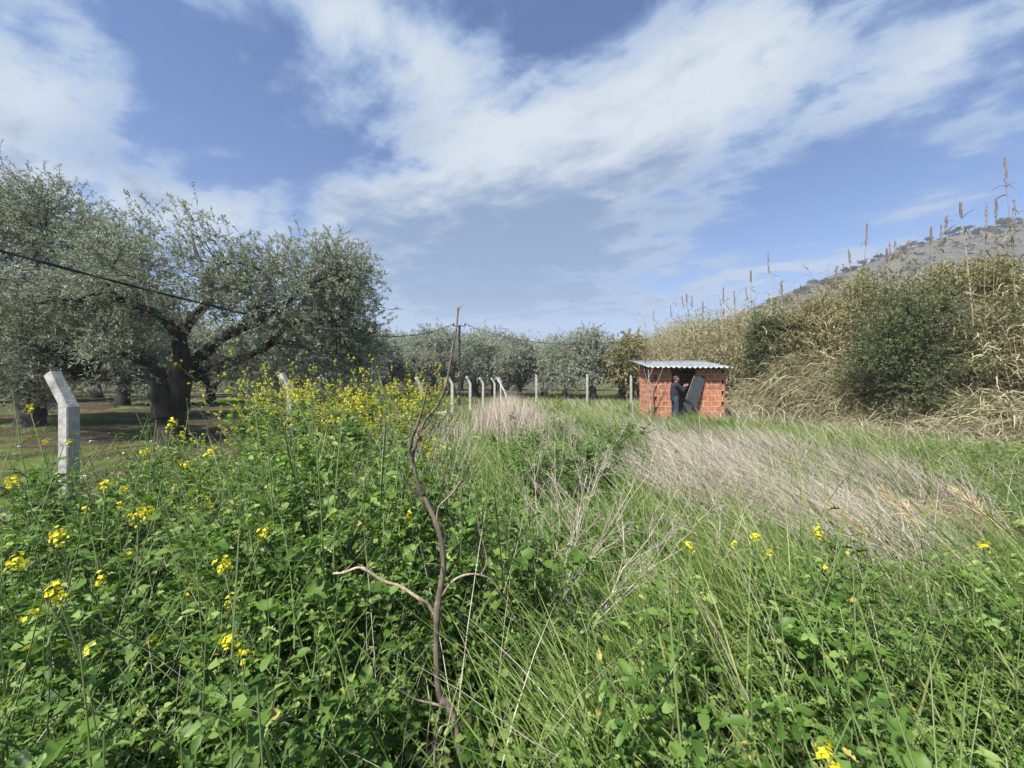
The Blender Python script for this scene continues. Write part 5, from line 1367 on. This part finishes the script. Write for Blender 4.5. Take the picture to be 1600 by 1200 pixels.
# ------------------------------------------------------------------ small things
a = Acc(); q = [ft(1017, 652, 14.9), P(1016, 620, 14.9), P(1014, 595, 14.88), P(1013, 578, 14.9)]; b0 = q[0].copy(); root = empty('bare_sapling', tuple(b0))
M_PALEBARK = roughmat('pale_bark', (0.18, 0.165, 0.145), (0.31, 0.295, 0.27), 12, 0.9, 0.3)
addtube(a, np.array(q) - b0, [.04, .032, .024, .010], 8, .5, 4); a.build('trunk', M_PALEBARK, root, True)
for pts in ([(1016, 622), (1024, 603), (1031, 588), (1036, 574)], [(1014, 600), (1009, 588), (1007, 577)], [(1014, 590), (1019, 578), (1021, 570)], [(1016, 612), (1011, 600), (1010, 590)]):
    a = Acc(); addtube(a, np.array([P(u, v, 14.85) for u, v in pts]) - b0, [.013, .005], 6, .5, 3); a.build('branch', M_PALEBARK, root, True)
tag(root, 'bare pale-barked sapling against the front left corner of the shed', 'sapling')
a = Acc(); c = ft(690, 650, 16.0); ball(a, (0, 0, .12), (.26, .16, .14), 12, 8); V = a.V[0].astype(float); a.V[0] = (V * (1 + .18 * lump(V, 3, 9)[:, None])).astype(np.float32)
o = a.build('plastic_bag', roughmat('white_plastic', (.62, .62, .62), (.78, .78, .78), 6, .45, .6), smooth=True); o.location = c; tag(o, 'crumpled white plastic bag in the weeds by the fence', 'plastic bag')
rg = np.random.default_rng(6); M_STONE = roughmat('pale_stone', (.30, .28, .25), (.5, .48, .44), 8, .9, .4); st = None
for i in range(26):
    x_ = rg.uniform(-13, -4.6); y_ = rg.uniform(5.5, 14)
    if x_ > FENCE_A + FENCE_B * y_ - .4: continue
    if st is None:
        a = Acc(); ball(a, (0, 0, .02), (.06, .045, .035), 9, 6); V = a.V[0].astype(float); a.V[0] = (V * (1 + .25 * lump(V, 8, 30)[:, None])).astype(np.float32); o = st = a.build('stone', M_STONE)
    else: o = st.copy(); C.objects.link(o)
    o.location = (x_, y_, float(gz(x_, y_))); o.rotation_euler = (0, 0, rg.uniform(0, 6)); s = rg.uniform(.5, 1.3); o.scale = (s, s, s); tag(o, 'small pale stone lying on the bare soil under the olives', 'stone', 'pale stones on the soil')

# ------------------------------------------------------------------ the air
def haze():
    a = Acc(); box(a, (0, 10, 43), (1260, 1260, 94))
    m = bpy.data.materials.new('hazy_air'); m.use_nodes = True; t = m.node_tree; t.nodes.clear()
    o = t.nodes.new('ShaderNodeOutputMaterial'); v = t.nodes.new('ShaderNodeVolumePrincipled')
    v.inputs['Color'].default_value = (0.86, 0.92, 1.0, 1); v.inputs['Density'].default_value = 0.0007
    t.links.new(v.outputs[0], o.inputs['Volume'])
    tag(a.build('haze', m), 'thin bluish haze over the whole valley', 'haze', kind='stuff')


haze()
